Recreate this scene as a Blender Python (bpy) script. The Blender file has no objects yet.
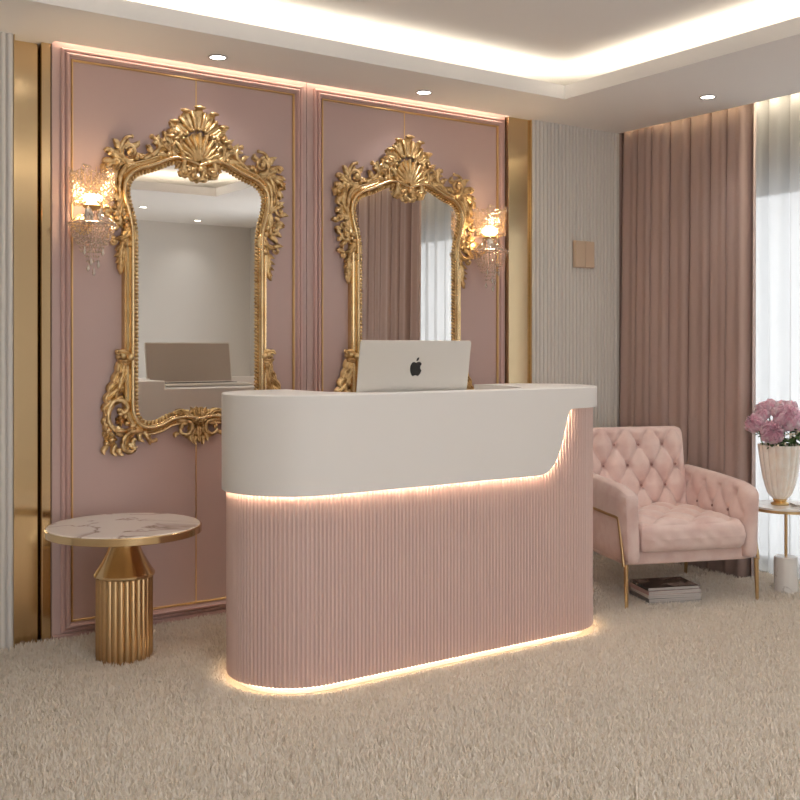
import bpy, bmesh, math, random
import numpy as np
from mathutils import Vector, Matrix
random.seed(7)
PI = math.pi
sc = bpy.context.scene
COL = sc.collection

# ------------------------------------------------------------------ materials
def lin(c):
    return tuple((v/12.92 if v <= .04045 else ((v+.055)/1.055)**2.4) for v in c)

def new_mat(name):
    m = bpy.data.materials.new(name); m.use_nodes = True
    nt = m.node_tree; nt.nodes.clear()
    out = nt.nodes.new('ShaderNodeOutputMaterial')
    return m, nt, out

def pmat(name, col, rough=.5, metal=0., col2=None, nscale=8., ncon=(.35, .65), bump=0., bscale=60., sheen=0.,
         coat=0., rough2=None, trans=0., spec=.5, stretch=(1, 1, 1), detail=4.):
    """principled surface, optionally mottled between two colours with noise and a fine noise bump"""
    m, nt, out = new_mat(name)
    b = nt.nodes.new('ShaderNodeBsdfPrincipled')
    b.inputs['Base Color'].default_value = (*lin(col), 1)
    b.inputs['Roughness'].default_value = rough
    b.inputs['Metallic'].default_value = metal
    b.inputs['Specular IOR Level'].default_value = spec
    b.inputs['Transmission Weight'].default_value = trans
    if sheen:
        b.inputs['Sheen Weight'].default_value = sheen
        b.inputs['Sheen Roughness'].default_value = .4
    if coat:
        b.inputs['Coat Weight'].default_value = coat
        b.inputs['Coat Roughness'].default_value = .15
    nt.links.new(b.outputs[0], out.inputs[0])
    tc = nt.nodes.new('ShaderNodeTexCoord')
    mp = nt.nodes.new('ShaderNodeMapping'); mp.inputs['Scale'].default_value = stretch
    nt.links.new(tc.outputs['Object'], mp.inputs[0])
    if col2 is not None:
        n = nt.nodes.new('ShaderNodeTexNoise'); n.inputs['Scale'].default_value = nscale; n.inputs['Detail'].default_value = detail
        nt.links.new(mp.outputs[0], n.inputs['Vector'])
        r = nt.nodes.new('ShaderNodeValToRGB')
        r.color_ramp.elements[0].position, r.color_ramp.elements[1].position = ncon
        r.color_ramp.elements[0].color = (*lin(col), 1); r.color_ramp.elements[1].color = (*lin(col2), 1)
        nt.links.new(n.outputs['Fac'], r.inputs[0]); nt.links.new(r.outputs[0], b.inputs['Base Color'])
        if rough2 is not None:
            q = nt.nodes.new('ShaderNodeMapRange')
            q.inputs['To Min'].default_value = rough; q.inputs['To Max'].default_value = rough2
            nt.links.new(n.outputs['Fac'], q.inputs[0]); nt.links.new(q.outputs[0], b.inputs['Roughness'])
    if bump:
        n2 = nt.nodes.new('ShaderNodeTexNoise'); n2.inputs['Scale'].default_value = bscale; n2.inputs['Detail'].default_value = 3
        nt.links.new(mp.outputs[0], n2.inputs['Vector'])
        bp = nt.nodes.new('ShaderNodeBump'); bp.inputs['Strength'].default_value = bump; bp.inputs['Distance'].default_value = .01
        nt.links.new(n2.outputs['Fac'], bp.inputs['Height']); nt.links.new(bp.outputs[0], b.inputs['Normal'])
    return m

def emat(name, col, strength):
    m, nt, out = new_mat(name)
    e = nt.nodes.new('ShaderNodeEmission')
    e.inputs[0].default_value = (*lin(col), 1); e.inputs[1].default_value = strength
    nt.links.new(e.outputs[0], out.inputs[0])
    return m

def marble_mat(name, base, vein, scale):
    m, nt, out = new_mat(name)
    b = nt.nodes.new('ShaderNodeBsdfPrincipled'); b.inputs['Roughness'].default_value = .16
    tc = nt.nodes.new('ShaderNodeTexCoord')
    n = nt.nodes.new('ShaderNodeTexNoise'); n.inputs['Scale'].default_value = scale; n.inputs['Detail'].default_value = 5
    n.inputs['Distortion'].default_value = .6
    nt.links.new(tc.outputs['Object'], n.inputs['Vector'])
    s = nt.nodes.new('ShaderNodeMath'); s.operation = 'SUBTRACT'; s.inputs[1].default_value = .5
    a = nt.nodes.new('ShaderNodeMath'); a.operation = 'ABSOLUTE'
    nt.links.new(n.outputs['Fac'], s.inputs[0]); nt.links.new(s.outputs[0], a.inputs[0])
    r = nt.nodes.new('ShaderNodeValToRGB')
    e = r.color_ramp.elements
    e[0].position = 0; e[0].color = (*lin(vein), 1)
    e[1].position = .022; e[1].color = (*lin(base), 1)
    x = e.new(.006); x.color = (*lin(tuple((p*.55+q*.45) for p, q in zip(vein, base))), 1)
    nt.links.new(a.outputs[0], r.inputs[0])
    # break the veins up
    n2 = nt.nodes.new('ShaderNodeTexNoise'); n2.inputs['Scale'].default_value = scale*.8
    nt.links.new(tc.outputs['Object'], n2.inputs['Vector'])
    r2 = nt.nodes.new('ShaderNodeValToRGB'); r2.color_ramp.elements[0].position = .42; r2.color_ramp.elements[1].position = .6
    nt.links.new(n2.outputs['Fac'], r2.inputs[0])
    mx = nt.nodes.new('ShaderNodeMixRGB'); mx.inputs[2].default_value = (*lin(base), 1)
    nt.links.new(r2.outputs[0], mx.inputs[0]); nt.links.new(r.outputs[0], mx.inputs[1])
    nt.links.new(mx.outputs[0], b.inputs['Base Color'])
    nt.links.new(b.outputs[0], out.inputs[0])
    return m

def crystal_mat(name, tint, clear=.45):
    m, nt, out = new_mat(name)
    g = nt.nodes.new('ShaderNodeBsdfGlossy'); g.inputs['Roughness'].default_value = .05; g.inputs['Color'].default_value = (1, 1, 1, 1)
    t = nt.nodes.new('ShaderNodeBsdfTransparent'); t.inputs['Color'].default_value = (*lin(tint), 1)
    d = nt.nodes.new('ShaderNodeBsdfTranslucent'); d.inputs['Color'].default_value = (*lin(tint), 1)
    a = nt.nodes.new('ShaderNodeMixShader'); a.inputs[0].default_value = .35
    nt.links.new(g.outputs[0], a.inputs[1]); nt.links.new(d.outputs[0], a.inputs[2])
    b = nt.nodes.new('ShaderNodeMixShader'); b.inputs[0].default_value = clear
    nt.links.new(a.outputs[0], b.inputs[1]); nt.links.new(t.outputs[0], b.inputs[2])
    nt.links.new(b.outputs[0], out.inputs[0])
    return m

def sheer_mat(name):
    m, nt, out = new_mat(name)
    t = nt.nodes.new('ShaderNodeBsdfTransparent'); t.inputs[0].default_value = (.45, .45, .45, 1)
    l = nt.nodes.new('ShaderNodeBsdfTranslucent'); l.inputs[0].default_value = (.31, .31, .305, 1)
    d = nt.nodes.new('ShaderNodeBsdfDiffuse'); d.inputs[0].default_value = (.66, .65, .63, 1)
    a = nt.nodes.new('ShaderNodeMixShader'); a.inputs[0].default_value = .35
    b = nt.nodes.new('ShaderNodeMixShader'); b.inputs[0].default_value = .20
    nt.links.new(l.outputs[0], a.inputs[1]); nt.links.new(d.outputs[0], a.inputs[2])
    nt.links.new(a.outputs[0], b.inputs[1]); nt.links.new(t.outputs[0], b.inputs[2])
    nt.links.new(b.outputs[0], out.inputs[0])
    return m

def pane_mat(name):
    m, nt, out = new_mat(name)
    t = nt.nodes.new('ShaderNodeBsdfTransparent'); g = nt.nodes.new('ShaderNodeBsdfGlossy'); g.inputs['Roughness'].default_value = .02
    w_ = nt.nodes.new('ShaderNodeLayerWeight'); w_.inputs['Blend'].default_value = .5
    p_ = nt.nodes.new('ShaderNodeMath'); p_.operation = 'POWER'; p_.inputs[1].default_value = 5
    nt.links.new(w_.outputs['Facing'], p_.inputs[0])
    f = nt.nodes.new('ShaderNodeMath'); f.operation = 'MULTIPLY_ADD'; f.inputs[1].default_value = .8; f.inputs[2].default_value = .04
    nt.links.new(p_.outputs[0], f.inputs[0])
    a = nt.nodes.new('ShaderNodeMixShader')
    nt.links.new(f.outputs[0], a.inputs[0]); nt.links.new(t.outputs[0], a.inputs[1]); nt.links.new(g.outputs[0], a.inputs[2])
    nt.links.new(a.outputs[0], out.inputs[0])
    return m

def pile_mat(name, c1, c2, sc_=55, tl=.25):
    m, nt, out = new_mat(name)
    tc = nt.nodes.new('ShaderNodeTexCoord')
    n = nt.nodes.new('ShaderNodeTexNoise'); n.inputs['Scale'].default_value = sc_
    nt.links.new(tc.outputs['Object'], n.inputs['Vector'])
    r = nt.nodes.new('ShaderNodeValToRGB'); r.color_ramp.elements[0].position = .3; r.color_ramp.elements[1].position = .7
    r.color_ramp.elements[0].color = (*lin(c1), 1); r.color_ramp.elements[1].color = (*lin(c2), 1)
    nt.links.new(n.outputs['Fac'], r.inputs[0])
    d = nt.nodes.new('ShaderNodeBsdfDiffuse'); l = nt.nodes.new('ShaderNodeBsdfTranslucent')
    nt.links.new(r.outputs[0], d.inputs[0]); nt.links.new(r.outputs[0], l.inputs[0])
    a = nt.nodes.new('ShaderNodeMixShader'); a.inputs[0].default_value = tl
    nt.links.new(d.outputs[0], a.inputs[1]); nt.links.new(l.outputs[0], a.inputs[2])
    nt.links.new(a.outputs[0], out.inputs[0])
    return m

M = {}
M['paint'] = pmat('ceiling_paint', (.955, .945, .935), .8)
M['rearpaint'] = pmat('wall_paint', (.85, .835, .815), .7)
M['pink'] = pmat('pink_wall_satin', (.755, .655, .635), .42, bump=.02, bscale=30)
M['pinkmould'] = pmat('pink_moulding_satin', (.78, .65, .625), .35)
M['greyflute'] = pmat('grey_fluted_panel', (.87, .855, .835), .55)
M['brass'] = pmat('brushed_brass', (.87, .77, .61), .15, 1., bump=.015, bscale=8, stretch=(30, 30, .3))
M['brassflute'] = pmat('satin_brass', (.76, .63, .46), .36, 1.)
M['trimgold'] = pmat('gold_trim', (.90, .77, .55), .34, 1.)
M['gilt'] = pmat('antique_gilding', (.90, .79, .60), .30, 1., col2=(.60, .44, .26), nscale=34, ncon=(.46, .74), rough2=.5, bump=.12, bscale=120)
M['giltsmooth'] = pmat('smooth_gilding', (.90, .80, .63), .27, 1., col2=(.84, .71, .52), nscale=9, ncon=(.4, .7), bump=.05, bscale=90)
M['mirror'] = pmat('mirror_silvering', (.97, .965, .955), .0, 1.)
M['white'] = pmat('white_lacquer', (.90, .885, .87), .5)
M['flutepink'] = pmat('pink_fluted_lacquer', (.84, .735, .705), .45)
M['dark'] = pmat('dark_plinth', (.25, .22, .2), .6)
M['led'] = emat('warm_led', (1, .86, .72), 60)
M['ledfloor'] = emat('warm_led_floor', (1, .90, .75), 13)
M['lamp'] = emat('downlight_lens', (1, .96, .9), 14)
M['steel'] = pmat('satin_ring', (.75, .75, .74), .3, .8)
M['drape'] = pmat('mauve_drape', (.70, .605, .575), .75, sheen=.25, bump=.05, bscale=250)
M['sheer'] = sheer_mat('sheer_voile')
M['pane'] = pane_mat('window_pane')
M['frame'] = pmat('window_frame_paint', (.80, .80, .80), .4)
M['velvet'] = pmat('blush_velvet', (.92, .825, .80), .8, col2=(.86, .735, .71), nscale=9, ncon=(.42, .70), sheen=.5, bump=.12, bscale=40, detail=8)
M['chairleg'] = pmat('brushed_gold_leg', (.79, .67, .50), .3, 1.)
M['button'] = pmat('dark_velvet_button', (.66, .52, .50), .8)
M['marble'] = marble_mat('veined_marble', (.90, .87, .84), (.60, .52, .48), 2.6)
M['marble2'] = marble_mat('pale_marble', (.92, .91, .90), (.76, .74, .73), 6.)
M['alu'] = pmat('silver_aluminium', (.84, .82, .79), .38, .35)
M['logo'] = pmat('black_logo', (.10, .09, .085), .25)
M['screen'] = pmat('laptop_screen', (.70, .66, .62), .3)
M['keys'] = pmat('keyboard_keys', (.2, .2, .2), .5)
M['plate'] = pmat('beige_plate', (.83, .74, .65), .35)
M['crystal'] = crystal_mat('crystal_beads', (.97, .92, .86))
M['crystalrose'] = crystal_mat('clear_crystal_beads', (.95, .90, .86), .38)
M['drop'] = crystal_mat('crystal_drops', (.98, .98, .97), .3)
M['bulb'] = emat('sconce_bulb', (1, .88, .70), 42)
M['vase'] = pmat('pearl_glass', (.98, .955, .92), .20, .0, col2=(.96, .91, .86), nscale=20, coat=.6)
M['petal'] = pile_mat('peony_petal', (.985, .87, .92), (.995, .97, .985), 26, .6)
M['petaldeep'] = pile_mat('peony_heart', (.975, .81, .88), (.995, .93, .96), 40, .6)
M['leaf'] = pmat('dark_leaf', (.20, .30, .15), .5, col2=(.30, .42, .22), nscale=30)
M['bud'] = pmat('cream_bud', (.95, .92, .84), .6)
M['stem'] = pmat('green_stem', (.32, .45, .22), .5)
M['pages'] = pmat('magazine_pages', (.86, .84, .82), .7, col2=(.70, .67, .66), nscale=4, stretch=(1, 1, 150))
M['cover1'] = pmat('dark_photo_cover', (.10, .085, .08), .2, col2=(.62, .55, .52), nscale=9, ncon=(.5, .62))
M['cover2'] = pmat('pale_cover', (.84, .82, .80), .3)
M['cover3'] = pmat('grey_cover', (.45, .43, .42), .3)
M['cover4'] = pmat('rose_cover', (.70, .57, .56), .3)
M['pile'] = pile_mat('shag_pile', (.94, .905, .855), (.98, .96, .93))
M['carpetbase'] = pmat('carpet_backing', (.72, .67, .60), .95, col2=(.84, .79, .72), nscale=220, bump=.8, bscale=260)

# ------------------------------------------------------------------ mesh helpers
class MB:
    def __init__(s): s.v = []; s.f = []
    def add(s, vs, fs):
        o = len(s.v); s.v += [tuple(p) for p in vs]; s.f += [tuple(i+o for i in f) for f in fs]; return s
    def box(s, x0, x1, y0, y1, z0, z1, mat=None):
        vs = [(x, y, z) for x in (x0, x1) for y in (y0, y1) for z in (z0, z1)]
        if mat: vs = [mat @ Vector(p) for p in vs]
        return s.add(vs, [(0, 1, 3, 2), (4, 6, 7, 5), (0, 4, 5, 1), (2, 3, 7, 6), (0, 2, 6, 4), (1, 5, 7, 3)])
    def grid(s, fn, nu, nv, cu=False, cv=False):
        a = nu if cu else nu+1; b = nv if cv else nv+1
        vs = [fn(i/nu, j/nv) for i in range(a) for j in range(b)]
        fs = [(i*b+j, ((i+1) % a)*b+j, ((i+1) % a)*b+(j+1) % b, i*b+(j+1) % b) for i in range(nu) for j in range(nv)]
        return s.add(vs, fs)
    def tube(s, pts, rad, n=8, closed=False, flat=1.):
        P = [Vector(p) for p in pts]; k = len(P)
        if not hasattr(rad, '__len__'): rad = [rad]*k
        T = []
        for i in range(k):
            a = P[(i-1) % k] if (closed or i > 0) else P[0]; b = P[(i+1) % k] if (closed or i < k-1) else P[-1]
            t = b-a; T.append(t.normalized() if t.length > 1e-9 else Vector((0, 0, 1)))
        up = Vector((0, 0, 1)) if abs(T[0].z) < .9 else Vector((1, 0, 0))
        nrm = (up-T[0]*up.dot(T[0])).normalized(); vs = []
        for i in range(k):
            nrm = (nrm-T[i]*nrm.dot(T[i])).normalized(); bn = T[i].cross(nrm)
            for j in range(n):
                a = 2*PI*j/n; vs.append(P[i]+(nrm*math.cos(a)*flat+bn*math.sin(a))*rad[i])
        fs = [(i*n+j, i*n+(j+1) % n, ((i+1) % k)*n+(j+1) % n, ((i+1) % k)*n+j) for i in range(k if closed else k-1) for j in range(n)]
        if not closed: fs += [tuple(range(n))[::-1], tuple(range((k-1)*n, k*n))]
        return s.add(vs, fs)
    def lathe(s, prof, n=32, c=(0, 0, 0), mod=None):
        vs = []
        for (r, z) in prof:
            for j in range(n):
                a = 2*PI*j/n; q = r*(mod(a, z) if mod else 1)
                vs.append((c[0]+q*math.cos(a), c[1]+q*math.sin(a), c[2]+z))
        k = len(prof)
        fs = [(i*n+j, i*n+(j+1) % n, (i+1)*n+(j+1) % n, (i+1)*n+j) for i in range(k-1) for j in range(n)]
        if prof[0][0] > 1e-6: fs.append(tuple(range(n))[::-1])
        if prof[-1][0] > 1e-6: fs.append(tuple(range((k-1)*n, k*n)))
        return s.add(vs, fs)
    def ball(s, c, r, seg=10, rings=6):
        if not hasattr(r, '__len__'): r = (r, r, r)
        vs = [(c[0], c[1], c[2]-r[2])]
        for i in range(1, rings):
            p = PI*i/rings
            for j in range(seg):
                a = 2*PI*j/seg
                vs.append((c[0]+r[0]*math.sin(p)*math.cos(a), c[1]+r[1]*math.sin(p)*math.sin(a), c[2]-r[2]*math.cos(p)))
        vs.append((c[0], c[1], c[2]+r[2])); last = len(vs)-1
        fs = [(0, 1+(j+1) % seg, 1+j) for j in range(seg)]
        for i in range(rings-2):
            fs += [(1+i*seg+j, 1+i*seg+(j+1) % seg, 1+(i+1)*seg+(j+1) % seg, 1+(i+1)*seg+j) for j in range(seg)]
        b = 1+(rings-2)*seg
        fs += [(b+j, b+(j+1) % seg, last) for j in range(seg)]
        return s.add(vs, fs)
    def octa(s, c, r, h):
        x, y, z = c
        return s.add([(x+r, y, z), (x, y+r, z), (x-r, y, z), (x, y-r, z), (x, y, z+h), (x, y, z-h)],
                     [(0, 1, 4), (1, 2, 4), (2, 3, 4), (3, 0, 4), (1, 0, 5), (2, 1, 5), (3, 2, 5), (0, 3, 5)])
    def prism(s, poly, z0, z1):
        n = len(poly)
        return s.add([(x, y, z0) for x, y in poly]+[(x, y, z1) for x, y in poly],
                     [tuple(range(n))[::-1], tuple(range(n, 2*n))]+[(i, (i+1) % n, n+(i+1) % n, n+i) for i in range(n)])
    def build(s, name, mat, parent=None, smooth=40, loc=None, bevel=0, weld=False, recalc=True):
        me = bpy.data.meshes.new(name); me.from_pydata(s.v, [], s.f)
        if weld or recalc:
            bm = bmesh.new(); bm.from_mesh(me)
            if weld: bmesh.ops.remove_doubles(bm, verts=bm.verts, dist=1e-5)
            if recalc: bmesh.ops.recalc_face_normals(bm, faces=bm.faces)
            bm.to_mesh(me); bm.free()
        me.materials.append(mat)
        if smooth:
            me.polygons.foreach_set('use_smooth', [True]*len(me.polygons))
            if smooth < 180: me.set_sharp_from_angle(angle=math.radians(smooth))
        o = bpy.data.objects.new(name, me); COL.objects.link(o)
        if parent: o.parent = parent
        if loc: o.location = loc
        if bevel:
            b = o.modifiers.new('edge', 'BEVEL'); b.width = bevel; b.segments = 2; b.limit_method = 'ANGLE'; b.angle_limit = .6
        return o

def empty(name, label, cat, loc=(0, 0, 0), rz=0, group=None):
    o = bpy.data.objects.new(name, None); COL.objects.link(o); o.empty_display_size = .1
    o.location = loc; o.rotation_euler = (0, 0, rz); tag(o, label, cat, group); return o

def tag(o, label, cat, group=None):
    o['label'] = label; o['category'] = cat
    if group: o['group'] = group
    return o

def struct(o):
    o['kind'] = 'structure'; return o

def kids(o): return [c for c in bpy.data.objects if c.parent == o]

def copy_tree(o, parent=None):
    ch = kids(o); c = o.copy(); COL.objects.link(c)
    if parent is not None: c.parent = parent
    for k in ch: copy_tree(k, c)
    return c

def crom(pts, n=8, closed=False):
    """Catmull-Rom through 2D/3D points"""
    P = [Vector(p) for p in pts]; k = len(P); out = []
    for i in range(k if closed else k-1):
        p0 = P[(i-1) % k] if (closed or i > 0) else P[0]*2-P[1]
        p1 = P[i]; p2 = P[(i+1) % k]
        p3 = P[(i+2) % k] if (closed or i < k-2) else P[-1]*2-P[-2]
        for j in range(n):
            t = j/n
            out.append(.5*((2*p1)+(p2-p0)*t+(2*p0-5*p1+4*p2-p3)*t*t+(3*p1-p0-3*p2+p3)*t**3))
    if not closed: out.append(P[-1])
    return out

# ------------------------------------------------------------------ room shell
H = 2.75
YS, YP, YB = 4.80, 4.84, 5.00          # soffit edge / pink face / masonry behind
XR, XP = 5.52, 5.05                     # window wall / soffit edge at the curtain pocket
XL, YR = -1.7, -1.42
ZC = 2.93

MB().box(XL-.1, XR+.2, YR-.1, YB+.1, -.12, -.001).build('floor', M['carpetbase'], smooth=0)['kind'] = 'structure'
struct(MB().box(XL-.1, XR+.2, YB, YB+.12, 0, ZC+.1).build('wall_back', M['rearpaint'], smooth=0))
struct(MB().box(XL-.12, XL, YR, YB, 0, ZC+.1).build('wall_left', M['rearpaint'], smooth=0))
RX_0, RX_1, RZ = .1, 2.1, 2.45           # unseen glazing added behind the viewer as soft frontal fill
w = MB(); w.box(XL-.1, RX_0, YR-.12, YR, 0, ZC+.1); w.box(RX_1, XR+.2, YR-.12, YR, 0, ZC+.1); w.box(RX_0, RX_1, YR-.12, YR, RZ, ZC+.1)
struct(w.build('wall_rear', M['rearpaint'], smooth=0))
w = MB()
for i in range(4): w.box(RX_0+i*1.95/3, RX_0+i*1.95/3+.05, YR-.09, YR-.03, 0, RZ)
w.box(RX_0, RX_1, YR-.09, YR-.03, RZ-.06, RZ); w.box(RX_0, RX_1, YR-.09, YR-.03, 0, .06)
wl = struct(w.build('fill_window_rear', M['frame'], smooth=0))
MB().box(RX_0+.05, RX_1-.05, YR-.063, YR-.057, .06, RZ-.06).build('window_pane', M['pane'], wl, smooth=0)
# window wall: one tall opening, plus an unseen one added for fill
WY0, WY1, WZ = 1.5, 4.45, 2.36
w = MB()
w.box(XR, XR+.2, YR, -.25, 0, ZC+.1); w.box(XR, XR+.2, 1.02, WY0, 0, ZC+.1); w.box(XR, XR+.2, -.25, 1.02, WZ, ZC+.1); w.box(XR, XR+.2, WY1, YB, 0, ZC+.1); w.box(XR, XR+.2, WY0, WY1, WZ, ZC+.1)
struct(w.build('wall_right', M['rearpaint'], smooth=0))
wf = MB()
for (y0, y1) in ((WY0, WY0+.05), (WY1-.05, WY1), (2.95, 3.0)): wf.box(XR+.03, XR+.10, y0, y1, 0, WZ)
wf.box(XR+.03, XR+.10, WY0, WY1, WZ-.06, WZ); wf.box(XR+.03, XR+.10, WY0, WY1, 0, .05)
win = struct(wf.build('window_1', M['frame'], smooth=0, bevel=.004))
MB().box(XR+.06, XR+.066, WY0+.05, WY1-.05, .05, WZ-.06).build('window_pane', M['pane'], win, smooth=0)

w = MB()
for y in (-.25, .36, .97): w.box(XR+.03, XR+.10, y, y+.05, 0, WZ)
w.box(XR+.03, XR+.10, -.25, 1.02, WZ-.06, WZ); w.box(XR+.03, XR+.10, -.25, 1.02, 0, .05)
wl = struct(w.build('fill_window_side', M['frame'], smooth=0))  # unseen window added to brighten the room from the right
MB().box(XR+.06, XR+.066, -.20, .97, .05, WZ-.06).build('window_pane', M['pane'], wl, smooth=0)
# ceiling: upper slab, dropped soffit with a tray opening, and the tray lip
TX0, TX1, TY0, TY1 = -.95, 4.10, .72, 4.295
c = MB(); c.box(XL-.1, XR+.2, YR-.1, YB+.1, ZC, ZC+.12)
struct(c.build('ceiling', M['paint'], smooth=0))
s_ = MB(); zt = H+.022
s_.box(XL, TX0, YR, YS, H, zt); s_.box(TX1, XP, YR, YS, H, zt)
s_.box(TX0, TX1, YR, TY0, H, zt); s_.box(TX0, TX1, TY1, YS, H, zt)
s_.box(XL, 1.416, YS, YB, H, zt); s_.box(4.128, XP, YS, YB, H, zt)
s_.box(XP, XR, YR, 1.0, H, zt)
struct(s_.build('ceiling_soffit', M['paint'], smooth=0))
l_ = MB(); t = .014
e = .002
l_.box(TX0-t, TX0+e, TY0-t, TY1+t, H-.0015, H+.075); l_.box(TX1-e, TX1+t, TY0-t, TY1+t, H-.0015, H+.075)
l_.box(TX0+e, TX1-e, TY0-t, TY0+e, H-.0015, H+.075); l_.box(TX0+e, TX1-e, TY1-e, TY1+t, H-.0015, H+.075)
struct(l_.build('trim_1', M['paint'], smooth=0))
# closes the space above the soffit at the curtain pocket and above the pink wall
u_ = MB(); u_.box(XP-.02, XP, 1.0, YS, zt, ZC); u_.box(XP-.02, XR, .98, 1.0, zt, ZC); u_.box(1.39, 4.15, YS-.015, YS, zt, ZC)
struct(u_.build('trim_2', M['paint'], smooth=0))

# pink panelled wall
pk = MB(); pk.box(1.416, 2.748, YP, YB, 0, 2.84); pk.box(2.752, 4.126, YP, YB, 0, 2.84); pk.box(2.74, 2.76, YP+.006, YB, 0, 2.84)
struct(pk.build('wall_panelling', M['pink'], smooth=0))
sm = MB()
for x in (2.122, 3.382): sm.box(x-.003, x+.003, YP-.0012, YP+.002, .10, 2.68)
struct(sm.build('trim_3', M['trimgold'], smooth=0))

def frame_sweep(mb, x0, x1, z0, z1, prof):
    """mitred picture-frame moulding; prof = (inward offset, projection)"""
    vs = []
    for (o, p) in prof:
        vs += [(x0+o, YP-p, z0+o), (x1-o, YP-p, z0+o), (x1-o, YP-p, z1-o), (x0+o, YP-p, z1-o)]
    n = len(prof)
    fs = [(i*4+j, i*4+(j+1) % 4, (i+1)*4+(j+1) % 4, (i+1)*4+j) for i in range(n-1) for j in range(4)]
    mb.add(vs, fs)
pp = [(0, 0), (0, .012), (.006, .016), (.013, .016), (.016, .009), (.019, .009), (.021, .022), (.028, .027), (.036, .022), (.038, .012), (.043, .010), (.046, .004), (.046, 0)]
gp = [(.046, 0), (.046, .010), (.048, .013), (.053, .013), (.055, .010), (.055, 0)]
for i, (x0, x1) in enumerate(((1.455, 2.719), (2.792, 4.112))):
    a = MB(); frame_sweep(a, x0, x1, .045, 2.735, pp); struct(a.build('trim_%d' % (4+2*i), M['pinkmould'], smooth=30))
    a = MB(); frame_sweep(a, x0, x1, .045, 2.735, gp); struct(a.build('trim_%d' % (5+2*i), M['trimgold'], smooth=30))
a = MB(); a.box(1.416, 4.126, YP-.012, YP, 0, .04); struct(a.build('baseboard_back', M['pinkmould'], smooth=0, bevel=.003))

# brass pilasters
a = MB(); a.box(1.233, 1.366, 4.885, YB, 0, H); struct(a.build('trim_8', M['brass'], smooth=0, bevel=.003))
a = MB(); a.box(1.372, 1.414, 4.848, YB, 0, H); struct(a.build('trim_9', M['brass'], smooth=0, bevel=.003))
a = MB(); a.box(4.132, 4.30, 4.815, YB, 0, H); struct(a.build('trim_10', M['brass'], smooth=0, bevel=.003))
a = MB(); a.box(4.300, 4.304, 4.797, 4.90, 0, H); a.box(1.236, 1.240, 4.797, 4.885, 0, H)
struct(a.build('trim_11', M['brass'], smooth=0))

# grey reeded wall panels
def reeds(name, x0, x1, pitch=.031):
    n = max(1, round((x1-x0)/pitch)); p = (x1-x0)/n; pts = []
    y0 = 4.79
    for i in range(n):
        a = x0+i*p
        pts += [(a, y0+.018), (a+.07*p, y0+.018)]
        for k in range(7):
            u = k/6
            pts.append((a+p*(.07+.86*u), y0+.014-.014*math.sin(PI*u)**.5))
        pts += [(a+p*.93, y0+.018)]
    pts.append((x1, y0+.018)); mb = MB()
    vs = [(x, y, z) for z in (0, H) for x, y in pts]; k = len(pts)
    mb.add(vs, [(i, i+1, k+i+1, k+i) for i in range(k-1)])
    mb.box(x0, x1, y0+.019, YB, 0, H)
    return struct(mb.build(name, M['greyflute'], smooth=50, recalc=False))
reeds('wall_reeded_right', 4.304, 5.05)
reeds('wall_reeded_left', XL, 1.236)
a = MB(); a.box(5.05, 5.056, 4.79, YB, 0, H); a.box(5.05, XR, 4.96, YB, 0, ZC); struct(a.build('wall_return', M['rearpaint'], smooth=0))

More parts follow.
